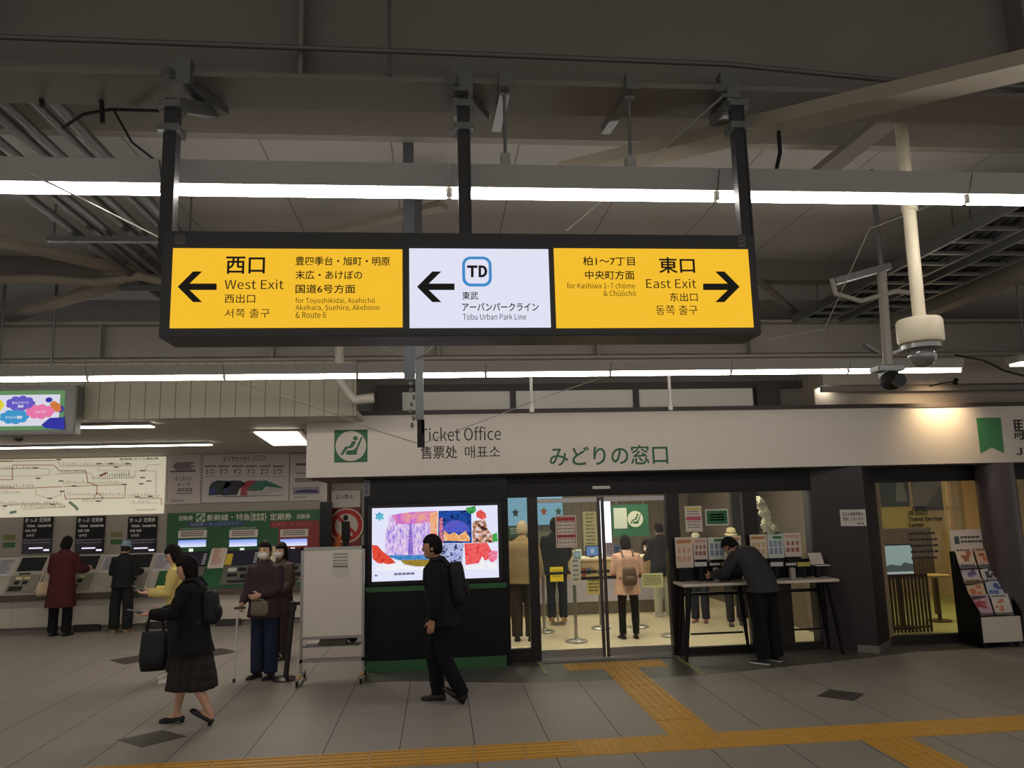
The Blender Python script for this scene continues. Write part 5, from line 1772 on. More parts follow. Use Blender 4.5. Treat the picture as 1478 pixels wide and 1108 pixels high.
class Fig:
    def __init__(s, label, pos, rz, h, lean=0, bow=0, head=(0, 0), arms=None, legs=None, w=1.0, skin=(206, 160, 132), lift=None, curl=(25, 25), hand_n=None):
        s.k = h / 1.7
        s.w = w
        s.lean, s.bow = R(lean), R(bow)
        s.head_yp = head
        s.t = thing('person', label, 'person', (pos[0], pos[1], 0), rz)
        s.skin = mat('skin', skin, .5)
        k = s.k
        arms = arms or {}
        legs = legs or {}
        s.arm, s.leg = {}, {}
        for sd, sg_ in (('L', -1), ('R', 1)):
            u, f = arms.get(sd, (V(sg_ * .14, .0, -1), V(sg_ * .04, .12, -1)))
            sh = s.sp(V(sg_ * .172 * w, -.004, 1.362))
            el = sh + Vector(u).normalized() * .275 * k
            wr = el + Vector(f).normalized() * .235 * k
            s.arm[sd] = (sh, el, wr, Vector(f).normalized())
            th, sn, fp = legs.get(sd, (V(sg_ * .03, 0, -1), V(0, -.02, -1), 0))
            hp = V(sg_ * .088, 0, .88) * k
            kn = hp + Vector(th).normalized() * .415 * k
            an = kn + Vector(sn).normalized() * .40 * k
            s.leg[sd] = (hp, kn, an, R(fp))
        s.curl = {'L': curl[0], 'R': curl[1]}
        s.hand_n = hand_n or {}
        # stand on the ground
        s.z0 = min(an.z - .075 * k * math.cos(fp) - .0 - max(0, math.sin(fp)) * .0 - abs(math.sin(fp)) * (.15 * k if fp > 0 else .05 * k) for hp, kn, an, fp in s.leg.values())
        s.t.location.z = (-s.z0 + .006) if lift is None else lift
        WM[s.t.name] = Matrix.Translation(s.t.location) @ Matrix.Rotation(rz, 4, 'Z')
        s.seed = (pos[0] * 7 + pos[1] * 3)

    def sp(s, p):
        p = Vector(p)
        if p.z > 1.22:
            q = p - V(0, 0, 1.22)
            q = Matrix.Rotation(-s.bow, 3, 'X') @ q
            p = q + V(0, 0, 1.22)
        if p.z > .93 or s.lean and p.z > .9:
            q = p - V(0, 0, .93)
            q = Matrix.Rotation(-s.lean, 3, 'X') @ q
            p = q + V(0, 0, .93)
        return p * s.k

    def axes(s, z):
        a = (s.lean if z > .9 else 0) + (s.bow if z > 1.22 else 0)
        return Matrix.Rotation(-a, 3, 'X')

    def ring(s, z, yo, rx, ry, n=24):
        c = V(0, yo, z)
        A = s.axes(z)
        c = s.sp(c)
        out = []
        for i in range(n):
            a = 2 * PI * i / n
            x = math.copysign(abs(math.cos(a)) ** .86, math.cos(a)) * rx
            y = math.copysign(abs(math.sin(a)) ** .86, math.sin(a)) * ry
            out.append(c + A @ V(x * s.w, y, 0) * s.k)
        return out

    def headframe(s):
        a = (s.lean + s.bow) * .75
        y, p = R(s.head_yp[0]), R(s.head_yp[1])
        Rm = Matrix.Rotation(-a, 3, 'X') @ Matrix.Rotation(y, 3, 'Z') @ Matrix.Rotation(-p, 3, 'X')
        top = s.sp(V(0, .004, 1.495))
        c = top + Rm @ V(0, .018, .085) * s.k
        return c, Rm

    def hp(s, x, y, z):
        c, Rm = s.headframe()
        return c + Rm @ V(x, y, z) * s.k

    def body(s, face=True, bare=True):
        k = s.k
        mb = MB()
        mb.loft([s.ring(*r) for r in TORSO])
        c, Rm = s.headframe()
        mb.tube([s.sp(V(0, -.01, 1.40)), s.sp(V(0, -.004, 1.47)), c + Rm @ V(0, -.015, -.06) * k], [.058 * k, .052 * k, .050 * k], 14)
        mb.ell(c, .076 * k, .096 * k, .118 * k, Rm, 20, 14)
        mb.ell(c + Rm @ V(0, .035, -.075) * k, .050 * k, .056 * k, .046 * k, Rm, 16, 10)
        mb.ell(c + Rm @ V(0, .098, -.015) * k, .013 * k, .017 * k, .024 * k, Rm, 10, 8)
        for sg_ in (-1, 1):
            mb.ell(c + Rm @ V(sg_ * .077, -.006, -.012) * k, .011 * k, .02 * k, .033 * k, Rm, 10, 8)
        for sd, sg_ in (('L', -1), ('R', 1)):
            sh, el, wr, f = s.arm[sd]
            mb.tube([sh - V(sg_ * .012, 0, .012) * k, sh.lerp(el, .5), el, el.lerp(wr, .35), wr], [.033 * k, .043 * k, .038 * k, .038 * k, .026 * k], 14)
            s.hand(mb, sd, sg_)
            hp, kn, an, fp = s.leg[sd]
            mb.tube([hp, hp.lerp(kn, .4), kn, kn.lerp(an, .3), kn.lerp(an, .7), an], [.084 * k, .078 * k, .055 * k, .055 * k, .042 * k, .034 * k], 16, True)
            F_, U_ = s.foot(sd)
            mb.tube([an - U_ * .03 * k - F_ * .03 * k, an - U_ * .035 * k + F_ * .05 * k, an - U_ * .05 * k + F_ * .14 * k], [.030 * k, .026 * k, .016 * k], 12, True)
        s.ob = obj('body', remesh(mb, .0075, 1), s.skin, s.t, local=True)
        if face:
            e, br = MB(), MB()
            for sg_ in (-1, 1):
                obj('eye', MB().ell(s.hp(sg_ * .031, .088, .014), .012 * k, .006 * k, .0065 * k, Rm, 12, 8), M((30, 24, 22), .2), s.ob, local=True, smooth='all')
                br.ell(s.hp(sg_ * .032, .090, .034), .018 * k, .005 * k, .004 * k, Rm, 10, 6)
            obj('eyebrows', br, M((38, 30, 26), .7), s.ob, local=True, smooth='all')
            obj('lips', MB().ell(s.hp(0, .091, -.058), .024 * k, .008 * k, .008 * k, Rm, 12, 8), M((168, 104, 92), .5), s.ob, local=True, smooth='all')
        return s

    def foot(s, sd):
        hp, kn, an, fp = s.leg[sd]
        sg_ = -1 if sd == 'L' else 1
        F_ = Matrix.Rotation(R(-7 * sg_), 3, 'Z') @ (Matrix.Rotation(-fp, 3, 'X') @ V(0, 1, 0))
        U_ = Matrix.Rotation(-fp, 3, 'X') @ V(0, 0, 1)
        return F_, U_

    def hand(s, mb, sd, sg_):
        k = s.k
        sh, el, wr, d = s.arm[sd]
        n = s.hand_n.get(sd)
        n = Vector(n) if n is not None else V(-sg_, 0, 0)
        n = (n - d * n.dot(d)).normalized()
        sdv = d.cross(n).normalized()
        if sdv.y < 0 and abs(n.x) > .5:
            sdv = -sdv       # thumb side forward
        Rm = Matrix((sdv, n, d)).transposed()
        mb.tube([wr - d * .02 * k, wr + d * .02 * k], [.026 * k, .026 * k], 12)
        mb.ell(wr + d * .048 * k, .040 * k, .017 * k, .055 * k, Rm, 14, 10)
        cu = R(s.curl[sd])
        for i, (off, ln) in enumerate(((.029, .068), (.0098, .078), (-.0098, .072), (-.029, .056))):
            p = wr + d * .083 * k + sdv * off * k
            pts = [p - d * .02 * k, p]
            a = cu * (.8 + .12 * i)
            dd = d
            for q in range(3):
                aa = a * (q * .7 + .5)
                dd = (d * math.cos(aa) + n * math.sin(aa) + sdv * off * .8).normalized()
                p = p + dd * (ln * k * (.42, .33, .25)[q])
                pts.append(p)
            mb.tube(pts, [.0095 * k, .0095 * k, .009 * k, .0085 * k, .0075 * k], 8, True)
        p = wr + d * .028 * k + sdv * .030 * k
        t1 = (d * .62 + sdv * .75 + n * .25).normalized()
        t2 = (d * .9 + sdv * .25 + n * .35).normalized()
        mb.tube([p - t1 * .012 * k, p + t1 * .034 * k, p + t1 * .034 * k + t2 * .03 * k], [.013 * k, .011 * k, .0085 * k], 8, True)

    def top(s, rgb, hem=.80, e=.024, flare=(0, 0), name='jacket', sleeve=.97, cuff=.045, rough=.8, stride=0, voxel=.012, wrinkle=.006, collar=True, var=.15, sy=0):
        k = s.k
        mb = MB()
        rings = []
        if hem < .86:
            n = 4
            for i in range(n):
                u = i / (n - 1)
                z = hem + (.88 - hem) * u
                rings.append(s.ring(z, sy * (1 - u), .166 + e + flare[0] * (1 - u), .118 + e + flare[1] * (1 - u)))
            rings = rings[:-1]
        for z, yo, rx, ry in TORSO:
            if z >= max(.86, hem):
                ee = e + (.016 if 1.0 < z < 1.15 else 0)
                if z > 1.4:
                    ee = e * .55
                rings.append(s.ring(z, yo, rx + ee, ry + ee))
        mb.loft(rings)
        for sd, sg_ in (('L', -1), ('R', 1)):
            sh, el, wr, f = s.arm[sd]
            end = el.lerp(wr, sleeve)
            r = e * .75
            mb.tube([sh.lerp(s.sp(V(0, 0, 1.34)), .35), sh, sh.lerp(el, .5), el, el.lerp(end, .5), end], [(.048 + r * .6) * k, (.049 + r * .9) * k, (.049 + r) * k, (.043 + r) * k, (.04 + r) * k, cuff * k], 16, False)
        if collar:
            c0, c1 = s.sp(V(0, -.008, 1.43)), s.sp(V(0, -.002, 1.48))
            mb.tube([c0, c1], [.072 * k, .064 * k], 18)
        m = mat('cloth', rgb, rough, var=var, scale=30, bump=.25, spec=.2)
        return obj(name, remesh(mb, voxel, 3, wrinkle, s.seed), m, s.t, local=True)

    def trousers(s, rgb, hem=.96, r=(.100, .078, .068), waist=1.0, name='trousers', voxel=.011):
        k = s.k
        mb = MB()
        mb.loft([s.ring(z, yo, rx + .012, ry + .012) for z, yo, rx, ry in TORSO if z <= waist])
        for sd in 'LR':
            hp, kn, an, fp = s.leg[sd]
            end = kn.lerp(an, hem + .06)
            mb.tube([hp + V(0, 0, .03 * k), hp.lerp(kn, .5), kn, kn.lerp(end, .5), end], [r[0] * k, (r[0] + r[1]) / 2 * k, r[1] * k, (r[1] + r[2]) / 2 * k, r[2] * k], 18)
        return obj(name, remesh(mb, voxel, 3, .006, s.seed + 3), mat('cloth', rgb, .85, var=.15, scale=30, bump=.2, spec=.15), s.t, local=True)

    def skirt(s, hem, rx, ry, m, sy=0):
        rings = []
        for i in range(7):
            u = i / 6
            z = hem + (.98 - hem) * u
            v = (1 - u) ** .8
            rings.append(s.ring(z, sy * (1 - u), .172 + (rx - .172) * v, .126 + (ry - .126) * v, 32))
        mb = MB().loft(rings)
        return obj('skirt', remesh(mb, .012, 3, .009, s.seed + 5), m, s.t, local=True)

    def shoes(s, rgb, sole=None, kind='shoe', heel=0.0):
        k = s.k
        for sd in 'LR':
            hp, kn, an, fp = s.leg[sd]
            F_, U_ = s.foot(sd)
            S_ = F_.cross(U_)
            b = an - U_ * .075 * k
            hi = 1.42 if kind == 'shoe' else (.62 if kind == 'pump' else 1.3)
            prof = [(-.075, .018, .03), (-.066, .032, .062 * hi), (-.02, .037, .082 * hi), (.04, .040, .066 * hi), (.10, .045, .048), (.15, .042, .040), (.182, .026, .030), (.192, .010, .016)]
            rings = []
            for t_, hw, hh in prof:
                c = b + F_ * t_ * k
                r_ = []
                for i in range(16):
                    a = 2 * PI * i / 16
                    z = hh * max(0, math.sin(a)) if math.sin(a) > 0 else -.004
                    r_.append(c + S_ * hw * math.cos(a) * k + U_ * z * k)
                rings.append(r_)
            q = obj('shoe', MB().loft(rings), M(rgb, .4), s.t, local=True, smooth='all')
            if sole or heel:
                mb = MB()
                out = []
                for t_, hw, hh in prof:
                    c = b + F_ * t_ * k
                    out.append([c + S_ * (hw + .002) * k - U_ * .002 * k, c - S_ * (hw + .002) * k - U_ * .002 * k, c - S_ * (hw + .002) * k - U_ * .016 * k + U_ * 0, c + S_ * (hw + .002) * k - U_ * .016 * k])
                if sole:
                    mb.loft([[p + U_ * .014 * k for p in r_] for r_ in out])
                if heel:
                    mb.tube([b - F_ * .05 * k, b - F_ * .055 * k - U_ * heel * k], [.022 * k, .016 * k], 10)
                obj('sole' if sole else 'heel', mb, M(sole or rgb, .5), q, local=True)

    def hair(s, style, rgb=(26, 22, 20), length=.0):
        k = s.k
        c, Rm = s.headframe()
        mb = MB()
        n, m = 36, 26
        rings = []
        for i in range(m + 1):
            th = PI * (.02 + .96 * i / m)
            ring_ = []
            for j in range(n):
                a = 2 * PI * j / n
                x, y, z = math.sin(th) * math.cos(a), math.sin(th) * math.sin(a), -math.cos(th)
                if style == 'short':
                    f = max(z - .42, min(.22 - y, z + .42), min(-.25 - y, z + .68))
                elif style == 'bald':
                    f = min(.1 - y, z + .45)
                else:
                    f = max(z - .36, .32 - y)
                if style == 'long' or style == 'bob':
                    f = max(f, min(.3 - abs(y - .3), .0) if False else f)
                wgt = max(0, min(1, f * 6 + .5))
                r = .9 + wgt * (.235 + (.05 if z > .3 else 0) + (.04 if style in ('long', 'bob') else 0))
                r += wgt * .025 * noise.noise(Vector((x * 5 + s.seed, y * 5, z * 5)))
                ring_.append(c + Rm @ V(x * .076 * r, y * .096 * r - .002, z * .118 * r) * k)
            rings.append(ring_)
        mb.loft(rings)
        mm = mat('hair', rgb, .7, var=.3, scale=60, bump=.4, spec=.12)
        hobj = obj('hair', mb, mm, s.t, local=True, smooth='all')
        if length:
            # the hanging part: a drape behind and beside the neck
            rings = []
            L = length
            for i in range(9):
                u = i / 8
                zz = -.01 - L * u
                rx = .088 + .012 * math.sin(u * PI) - .03 * u * u
                ry = .070 - .012 * u
                p0 = c + Rm @ V(0, -.038, min(0, -.01)) * k
                down = (V(0, 0, -1) * .75 + (Rm @ V(0, 0, -1)) * .25).normalized()
                cc = p0 + down * (L * u * k) + (Rm @ V(0, -.02 * u, 0)) * k
                rings.append([cc + (Rm @ V(rx * math.cos(2 * PI * j / 24), ry * math.sin(2 * PI * j / 24) * (1 if math.sin(2 * PI * j / 24) < 0 else .55), 0)) * k * (1 + .05 * noise.noise(Vector((j * .9, i * .3, s.seed)))) for j in range(24)])
            obj('hair_lengths', MB().loft(rings), mm, hobj, local=True, smooth='all')
        return hobj

    def mask(s, rgb=(232, 228, 222)):
        c, Rm = s.headframe()
        k = s.k
        mb = MB().ell(c + Rm @ V(0, .050, -.048) * k, .066 * k, .064 * k, .056 * k, Rm, 22, 14)
        q = obj('face_mask', mb, M(rgb, .8), s.t, local=True, smooth='all')
        l = MB()
        for sg_ in (-1, 1):
            l.tube([s.hp(sg_ * .060, .06, -.03), s.hp(sg_ * .082, .0, -.012)], .003 * k, 6)
            l.tube([s.hp(sg_ * .058, .055, -.07), s.hp(sg_ * .082, .0, -.03)], .003 * k, 6)
        obj('ear_loops', l, M(rgb, .8), q, local=True)

    def hat(s, rgb, brim=.055, style='bucket', band=None):
        c, Rm = s.headframe()
        k = s.k

        def lat(prof):
            return [[c + Rm @ V(r * .88 * math.cos(2 * PI * j / 28), r * 1.1 * math.sin(2 * PI * j / 28) - .004, z) * k for j in range(28)] for r, z in prof]
        pr = [(.088 + brim, .012), (.094 + brim, .02), (.096, .046), (.094, .085), (.086, .118), (.066, .137), (.03, .146)]
        if style == 'cap':
            pr = [(.097, .03), (.1, .035), (.096, .08), (.084, .115), (.05, .137), (.02, .142)]
        h_ = obj('hat', MB().loft(lat(pr)), mat('hat_cloth', rgb, .8, var=.15, scale=40, bump=.3), s.t, local=True, smooth='all')
        if band:
            obj('hat_band', MB().loft(lat([(.099, .047), (.0985, .072)])), M(band, .7), h_, local=True)
        return h_

    def world(s, p):
        return WM[s.t.name] @ Vector(p)


def backpack(fig, rgb, label, size=(.27, .16, .40), z=1.16, y=None, straps=True):
    """a bag on a person's back"""
    k = fig.k
    A = fig.axes(1.3)
    c = fig.sp(V(0, -.108 - size[1] / 2 - .008 if y is None else y, z))
    wc = fig.world(c)
    t = thing('backpack', label, 'backpack', tuple(wc - Vector((0, 0, size[2] / 2 * k))), fig.t.rotation_euler.z)
    mb = MB()
    rings = []
    for i in range(9):
        u = i / 8
        zz = (u - .5) * size[2]
        f = (1 - abs(2 * u - 1) ** 4) ** .5 * .25 + .75
        f *= 1 - .12 * u
        rings.append([A @ V(math.copysign(abs(math.cos(a)) ** .5, math.cos(a)) * size[0] / 2 * f, math.copysign(abs(math.sin(a)) ** .5, math.sin(a)) * size[1] / 2 * f, zz) * k + V(0, 0, size[2] / 2 * k) for a in [2 * PI * j / 24 for j in range(24)]])
    m = mat('bag_cloth', rgb, .7, var=.15, scale=30, bump=.2)
    obj('bag', MB().loft(rings), m, t, local=True, smooth='all')
    pk = MB()
    pk.ell(A @ V(0, -size[1] / 2, -.06) * k + V(0, 0, size[2] / 2 * k), size[0] * .36 * k, .03 * k, size[2] * .22 * k, A, 18, 10)
    obj('pocket', pk, m, t, local=True, smooth='all')
    if straps:
        inv = WM[t.name].inverted() @ WM[fig.t.name]
        for sg_ in (-1, 1):
            pts = [fig.sp(V(sg_ * .09, -.135, 1.36)), fig.sp(V(sg_ * .10, -.07, 1.455)), fig.sp(V(sg_ * .105, .03, 1.45)), fig.sp(V(sg_ * .115, .115, 1.37)), fig.sp(V(sg_ * .13, .14, 1.22)), fig.sp(V(sg_ * .165, .08, 1.08)), fig.sp(V(sg_ * .15, -.12, 1.0))]
            out = []
            for a_, b_ in zip(pts, pts[1:]):
                for j in range(4):
                    out.append(inv @ a_.lerp(b_, j / 4))
            out.append(inv @ pts[-1])
            obj('strap', MB().tube(out, .015 * k, 8), m, t, local=True, smooth=True)
    return t


def sag_bag(name, label, c, w, d, h, rgb, rz=0, handle=.2, cat='bag', top_w=.8):
    """soft bag hanging from its handles; c = centre of its bottom"""
    t = thing(name, label, cat, c, rz)
    rings = []
    for i in range(8):
        u = i / 7
        f = (.78 + .22 * math.sin(min(1, u * 2.2) * PI / 2)) * (1 - (1 - top_w) * u)
        g = (.6 + .4 * math.sin(min(1, u * 3) * PI / 2)) * (1 - .55 * u)
        rings.append([V(math.copysign(abs(math.cos(a)) ** .6, math.cos(a)) * w / 2 * f, math.copysign(abs(math.sin(a)) ** .6, math.sin(a)) * d / 2 * g, h * u) for a in [2 * PI * j / 24 for j in range(24)]])
    m = mat('bag_skin', rgb, .55, var=.12, scale=20, bump=.2)
    obj('bag', MB().loft(rings), m, t, local=True, smooth='all')
    for sg_ in (-1, 1):
        obj('handle', MB().tube([V(w * .26 * math.cos(PI * j / 10), sg_ * d * .14, h - .01 + handle * math.sin(PI * j / 10)) for j in range(11)], .010, 8), m, t, local=True, smooth=True)
    return t


def phone(label, c, rz, tilt=40):
    t = thing('phone', label, 'phone', c, rz)
    A = Matrix.Rotation(R(tilt), 3, 'X')
    mb = MB().box(-.036, .036, -.075, .075, -.004, .004)
    mb.v = [A @ v for v in mb.v]
    obj('phone_body', mb, M((24, 24, 28), .2), t, local=True, bevel=.003)
    mb = MB().box(-.032, .032, -.066, .066, .0041, .005)
    mb.v = [A @ v for v in mb.v]
    obj('phone_screen', mb, emis('phone_glow', (176, 176, 170), .16), t, local=True)
    return t


PI2 = PI / 2
# --- walking woman in black, seen from her left
f = Fig('person in a black coat and dark check skirt striding left with a phone', (-2.40, 8.02), R(90), 1.57, lean=5, head=(8, 12), w=.92,
        arms={'L': (V(-.10, .46, -.9), V(-.02, .96, .04)), 'R': (V(.10, .55, -.9), V(-.02, .95, -.10))},
        legs={'L': (V(-.03, -.10, -1), V(0, -.52, -1), -32), 'R': (V(.03, .27, -1), V(0, .16, -1), 6)}, curl=(30, 45), hand_n={'L': (0, .1, 1)})
f.body()
ck = NG('check_cloth')
tc_ = ck.n('TexCoord')
sp_ = ck.n('SeparateXYZ')
ck.l(tc_.outputs['Object'], sp_.inputs[0])
a_ = ck.math('LESS_THAN', ck.math('FRACT', ck.math('MULTIPLY', sp_.outputs[2], 11.0)), .4)
b_ = ck.math('LESS_THAN', ck.math('FRACT', ck.math('MULTIPLY', ck.math('ADD', sp_.outputs[1], sp_.outputs[0]), 11.0)), .4)
ck.l(ck.mix(ck.math('MULTIPLY', ck.math('ADD', a_, b_), .5), lin((28, 24, 23)), lin((48, 38, 33))), ck.b.inputs['Base Color'])
ck.b.inputs['Roughness'].default_value = .9
f.skirt(.34, .225, .26, ck.m, .0)
f.top((23, 22, 24), hem=.70, e=.042, flare=(.045, .06), name='coat', cuff=.05)
f.shoes((20, 19, 20), kind='pump', heel=.035)
f.hair('long', (22, 19, 18), .20)
hw = f.world(f.arm['L'][2] + f.arm['L'][3] * .11)
phone('phone held out in the left hand of the striding person in black', tuple(hw + Vector((-.02, 0, .03))), R(90), 12)
rw = f.world(f.arm['R'][2])
sag_bag('tote_bag', 'large soft black tote bag carried by the striding person in a check skirt', (rw.x - .02, rw.y - .06, rw.z - .54), .29, .19, .37, (22, 22, 25), R(10), .2)
backpack(f, (20, 20, 22), 'black backpack worn by the striding person in a check skirt', (.26, .15, .34), 1.14)

# --- walking man with backpack
f = Fig('man in a dark suit walking left in front of the big screen', (.01, 8.37), R(84), 1.70, lean=7, head=(0, 0), w=1.1, skin=(176, 128, 102),
        arms={'L': (V(-.12, -.02, -1), V(-.02, .16, -1)), 'R': (V(.12, -.05, -1), V(.02, .12, -1))},
        legs={'L': (V(-.02, -.06, -1), V(0, -.50, -1), -38), 'R': (V(.02, .28, -1), V(0, -.14, -1), 0)}, curl=(40, 35))
f.body()
f.trousers((24, 24, 27), hem=.98, r=(.102, .080, .074))
f.top((22, 22, 25), hem=.78, e=.040, flare=(.01, .03), name='suit_jacket')
f.shoes((34, 24, 22), sole=(24, 20, 20))
f.hair('short', (22, 19, 18))
backpack(f, (16, 16, 18), 'black backpack on the man in a dark suit', (.29, .17, .44), 1.17)

# --- older woman with a cane
f = Fig('person with a white mask and purple brown jacket leaning on a cane', (-2.15, 9.98), R(158), 1.60, lean=2, head=(10, -4), w=1.08,
        arms={'R': (V(.16, .10, -1), V(-.10, .62, -.62)), 'L': (V(-.18, .14, -1), V(.72, .62, -.22))}, curl=(40, 70))
f.body()
f.trousers((40, 46, 66), hem=.98, r=(.104, .088, .088))
f.top((66, 50, 54), hem=.74, e=.036, flare=(.02, .02), name='jacket')
f.shoes((24, 23, 24), sole=(30, 28, 28))
f.hair('short', (34, 28, 26))
f.mask()
hw = f.world(f.arm['R'][2] + f.arm['R'][3] * .07)
t = thing('walking_cane', 'white walking cane held upright by the masked person in purple brown', 'cane', (hw.x - .02, hw.y - .03, .003))
cx_, cy_ = hw.x - .02, hw.y - .03
obj('shaft', MB().tube([(cx_ - .02, cy_, .03), (cx_, cy_, hw.z)], .011, 12), M((206, 202, 196), .4), t, smooth=True)
obj('grip', MB().tube([(cx_ - .03, cy_, hw.z + .012), (cx_ + .08, cy_ - .01, hw.z + .016)], .016, 12, True), M((70, 52, 40), .5), t, smooth=True)
obj('rubber_tip', MB().cyl((cx_ - .02, cy_), .018, .003, .045, 14, .014), m_dark, t)
c_ = f.world(f.sp(V(-.06, .205, .87)))
t = sag_bag('waist_pouch', 'small grey brown pouch hanging at the front of the purple brown jacket', tuple(c_ - Vector((0, 0, .08))), .25, .10, .17, (112, 98, 84), R(158), .03, 'pouch', .9)

# --- masked woman in brown behind
f = Fig('person with long dark hair, white mask and brown coat behind the cane user', (-2.20, 11.2), R(150), 1.53, head=(6, 0), w=.92,
        arms={'L': (V(-.16, .12, -1), V(.30, .70, -.6)), 'R': (V(.16, .12, -1), V(-.30, .70, -.6))})
f.body()
f.trousers((66, 54, 48), hem=.97, r=(.100, .082, .080))
f.top((70, 58, 52), hem=.66, e=.034, flare=(.03, .03), name='coat')
f.shoes((52, 42, 38))
f.hair('long', (24, 20, 19), .26)
f.mask((206, 200, 196))

# --- woman in yellow with phone, mostly hidden
f = Fig('person in a yellow top and white shoes looking at a phone, behind the striding one', (-3.20, 10.05), R(95), 1.60, lean=3, head=(5, 18), w=.92, skin=(214, 170, 144),
        arms={'L': (V(-.10, .30, -1), V(.06, .92, .05)), 'R': (V(.10, .30, -1), V(-.10, .92, .05))}, curl=(40, 40), hand_n={'L': (0, 0, 1), 'R': (0, 0, 1)},
        legs={'L': (V(-.03, .08, -1), V(0, -.10, -1), 0), 'R': (V(.03, .20, -1), V(0, -.05, -1), 0)})
f.body()
f.trousers((38, 38, 42), hem=.80, r=(.105, .092, .092))
f.top((214, 192, 118), hem=.84, e=.032, flare=(.01, .01), name='blouse', cuff=.055)
f.shoes((214, 208, 200), sole=(220, 216, 210))
f.hair('bob', (24, 20, 19), .13)
hw = f.world(f.arm['L'][2] + f.arm['L'][3] * .12)
phone('phone in the hands of the person in a yellow top', tuple(hw + Vector((-.02, .04, .05))), R(95), 25)

# --- two at the ticket machines, from behind
f = Fig('person in a long maroon coat using a ticket machine, seen from behind', (-6.42, 14.10), R(-6), 1.63, lean=4, head=(0, 14), w=1.02,
        arms={'L': (V(-.22, .18, -1), V(.05, .70, -.35)), 'R': (V(.26, .30, -1), V(.10, .95, .0))},
        legs={'L': (V(-.06, 0, -1), V(0, 0, -1), 0), 'R': (V(.10, 0, -1), V(0, .0, -1), 0)})
f.body()
f.trousers((26, 24, 26), hem=.97, r=(.098, .082, .082))
f.top((78, 34, 40), hem=.48, e=.045, flare=(.035, .05), name='coat', cuff=.06)
f.shoes((22, 21, 22))
f.hair('bob', (26, 21, 20), .10)
hw = f.world(f.arm['L'][1].lerp(f.arm['L'][2], .5))
sag_bag('handbag', 'cream handbag on the left arm of the person in maroon', (hw.x - .15, hw.y - .01, hw.z - .37), .30, .15, .24, (206, 182, 150), R(20), .14)
f = Fig('person in a pale blue hat and black jacket using a ticket machine', (-5.45, 14.16), R(-4), 1.52, lean=3, head=(0, 12), w=.98,
        arms={'L': (V(-.24, .16, -1), V(.10, .90, .0)), 'R': (V(.24, .16, -1), V(-.05, .95, .05))},
        legs={'L': (V(-.09, 0, -1), V(0, 0, -1), 0), 'R': (V(.09, 0, -1), V(0, 0, -1), 0)})
f.body()
f.trousers((34, 36, 36), hem=.95, r=(.106, .096, .098))
f.top((32, 32, 35), hem=.84, e=.038, flare=(.03, .03), name='jacket', cuff=.055)
f.shoes((150, 120, 84), sole=(170, 150, 120))
f.hair('short', (40, 36, 34))
f.hat((130, 152, 172), .03)

# --- man bent over the leaflet table
f = Fig('person in a dark grey jacket bending over the leaflet table', (3.98, 9.50), R(34), 1.70, lean=25, bow=32, head=(0, 12), w=1.04, skin=(180, 138, 112),
        arms={'L': (V(-.12, .55, -.8), V(.10, .85, -.15)), 'R': (V(.12, .55, -.8), V(-.10, .80, -.10))}, curl=(50, 50),
        legs={'L': (V(-.05, .02, -1), V(0, -.06, -1), 0), 'R': (V(.10, -.02, -1), V(.02, -.06, -1), 0)})
f.body()
f.trousers((24, 24, 27), hem=.98, r=(.110, .090, .085))
f.top((52, 53, 56), hem=.84, e=.040, flare=(.02, .03), name='jacket')
f.shoes((40, 38, 38), sole=(214, 210, 204))
f.hair('short', (22, 20, 20))

# --- inside the office
f = Fig('man with pale hair in a beige jacket seen from behind through the left pane', (1.22, 11.75), R(-12), 1.72, lean=2, head=(-8, 8), w=1.08,
        arms={'R': (V(.18, .04, -1), V(.0, .25, -1)), 'L': (V(-.18, .04, -1), V(.05, .45, -.9))})
f.body()
f.trousers((58, 50, 44), hem=.98, r=(.108, .088, .082))
f.top((138, 116, 80), hem=.80, e=.038, flare=(.02, .02), name='jacket')
f.shoes((40, 34, 32), sole=(30, 28, 28))
f.hair('short', (172, 154, 126))
hw = f.world(f.arm['L'][2])
sag_bag('shopping_bag', 'dark red brown bag held by the man in a beige jacket', (hw.x - .06, hw.y + .02, hw.z - .58), .30, .14, .42, (92, 52, 44), R(-12), .14)
f = Fig('person in a black coat standing at the counter behind the red notice', (1.98, 13.45), R(-8), 1.72, head=(0, 8), w=1.02,
        arms={'R': (V(.16, .20, -1), V(-.15, .75, -.5)), 'L': (V(-.18, .08, -1), V(.05, .5, -.8))})
f.body()
f.trousers((44, 48, 58), hem=.97, r=(.098, .078, .070))
f.top((26, 26, 28), hem=.76, e=.040, flare=(.02, .02), name='coat')
f.shoes((168, 128, 84), sole=(190, 170, 140))
f.hair('bob', (24, 22, 22), .06)
p_ = at(803, 828, 13.1)
t = thing('yellow_card', 'bright yellow card hanging beside the person in a black coat', 'sign', (p_.x, 13.1, p_.z - .12))
x0, x1, z0, z1 = rect(794, 818, 813, 839, 13.1)
s_ = obj('card', MB().box(x0, x1, 13.1, 13.11, z0, z1), M((232, 206, 40), .5), t)
l = MB()
scribble(l, x0 + .03, x1 - .03, z0 + .05, z1 - .05, 13.098, 3, .4, 4, .6)
obj('print', l, M((160, 140, 40), .6), s_)
obj('stand_pole', MB().tube([((x0 + x1) / 2, 13.12, .004), ((x0 + x1) / 2, 13.12, z1)], .012, 10).cyl(((x0 + x1) / 2, 13.12), .13, .003, .02, 24), m_alu, t, smooth=True)
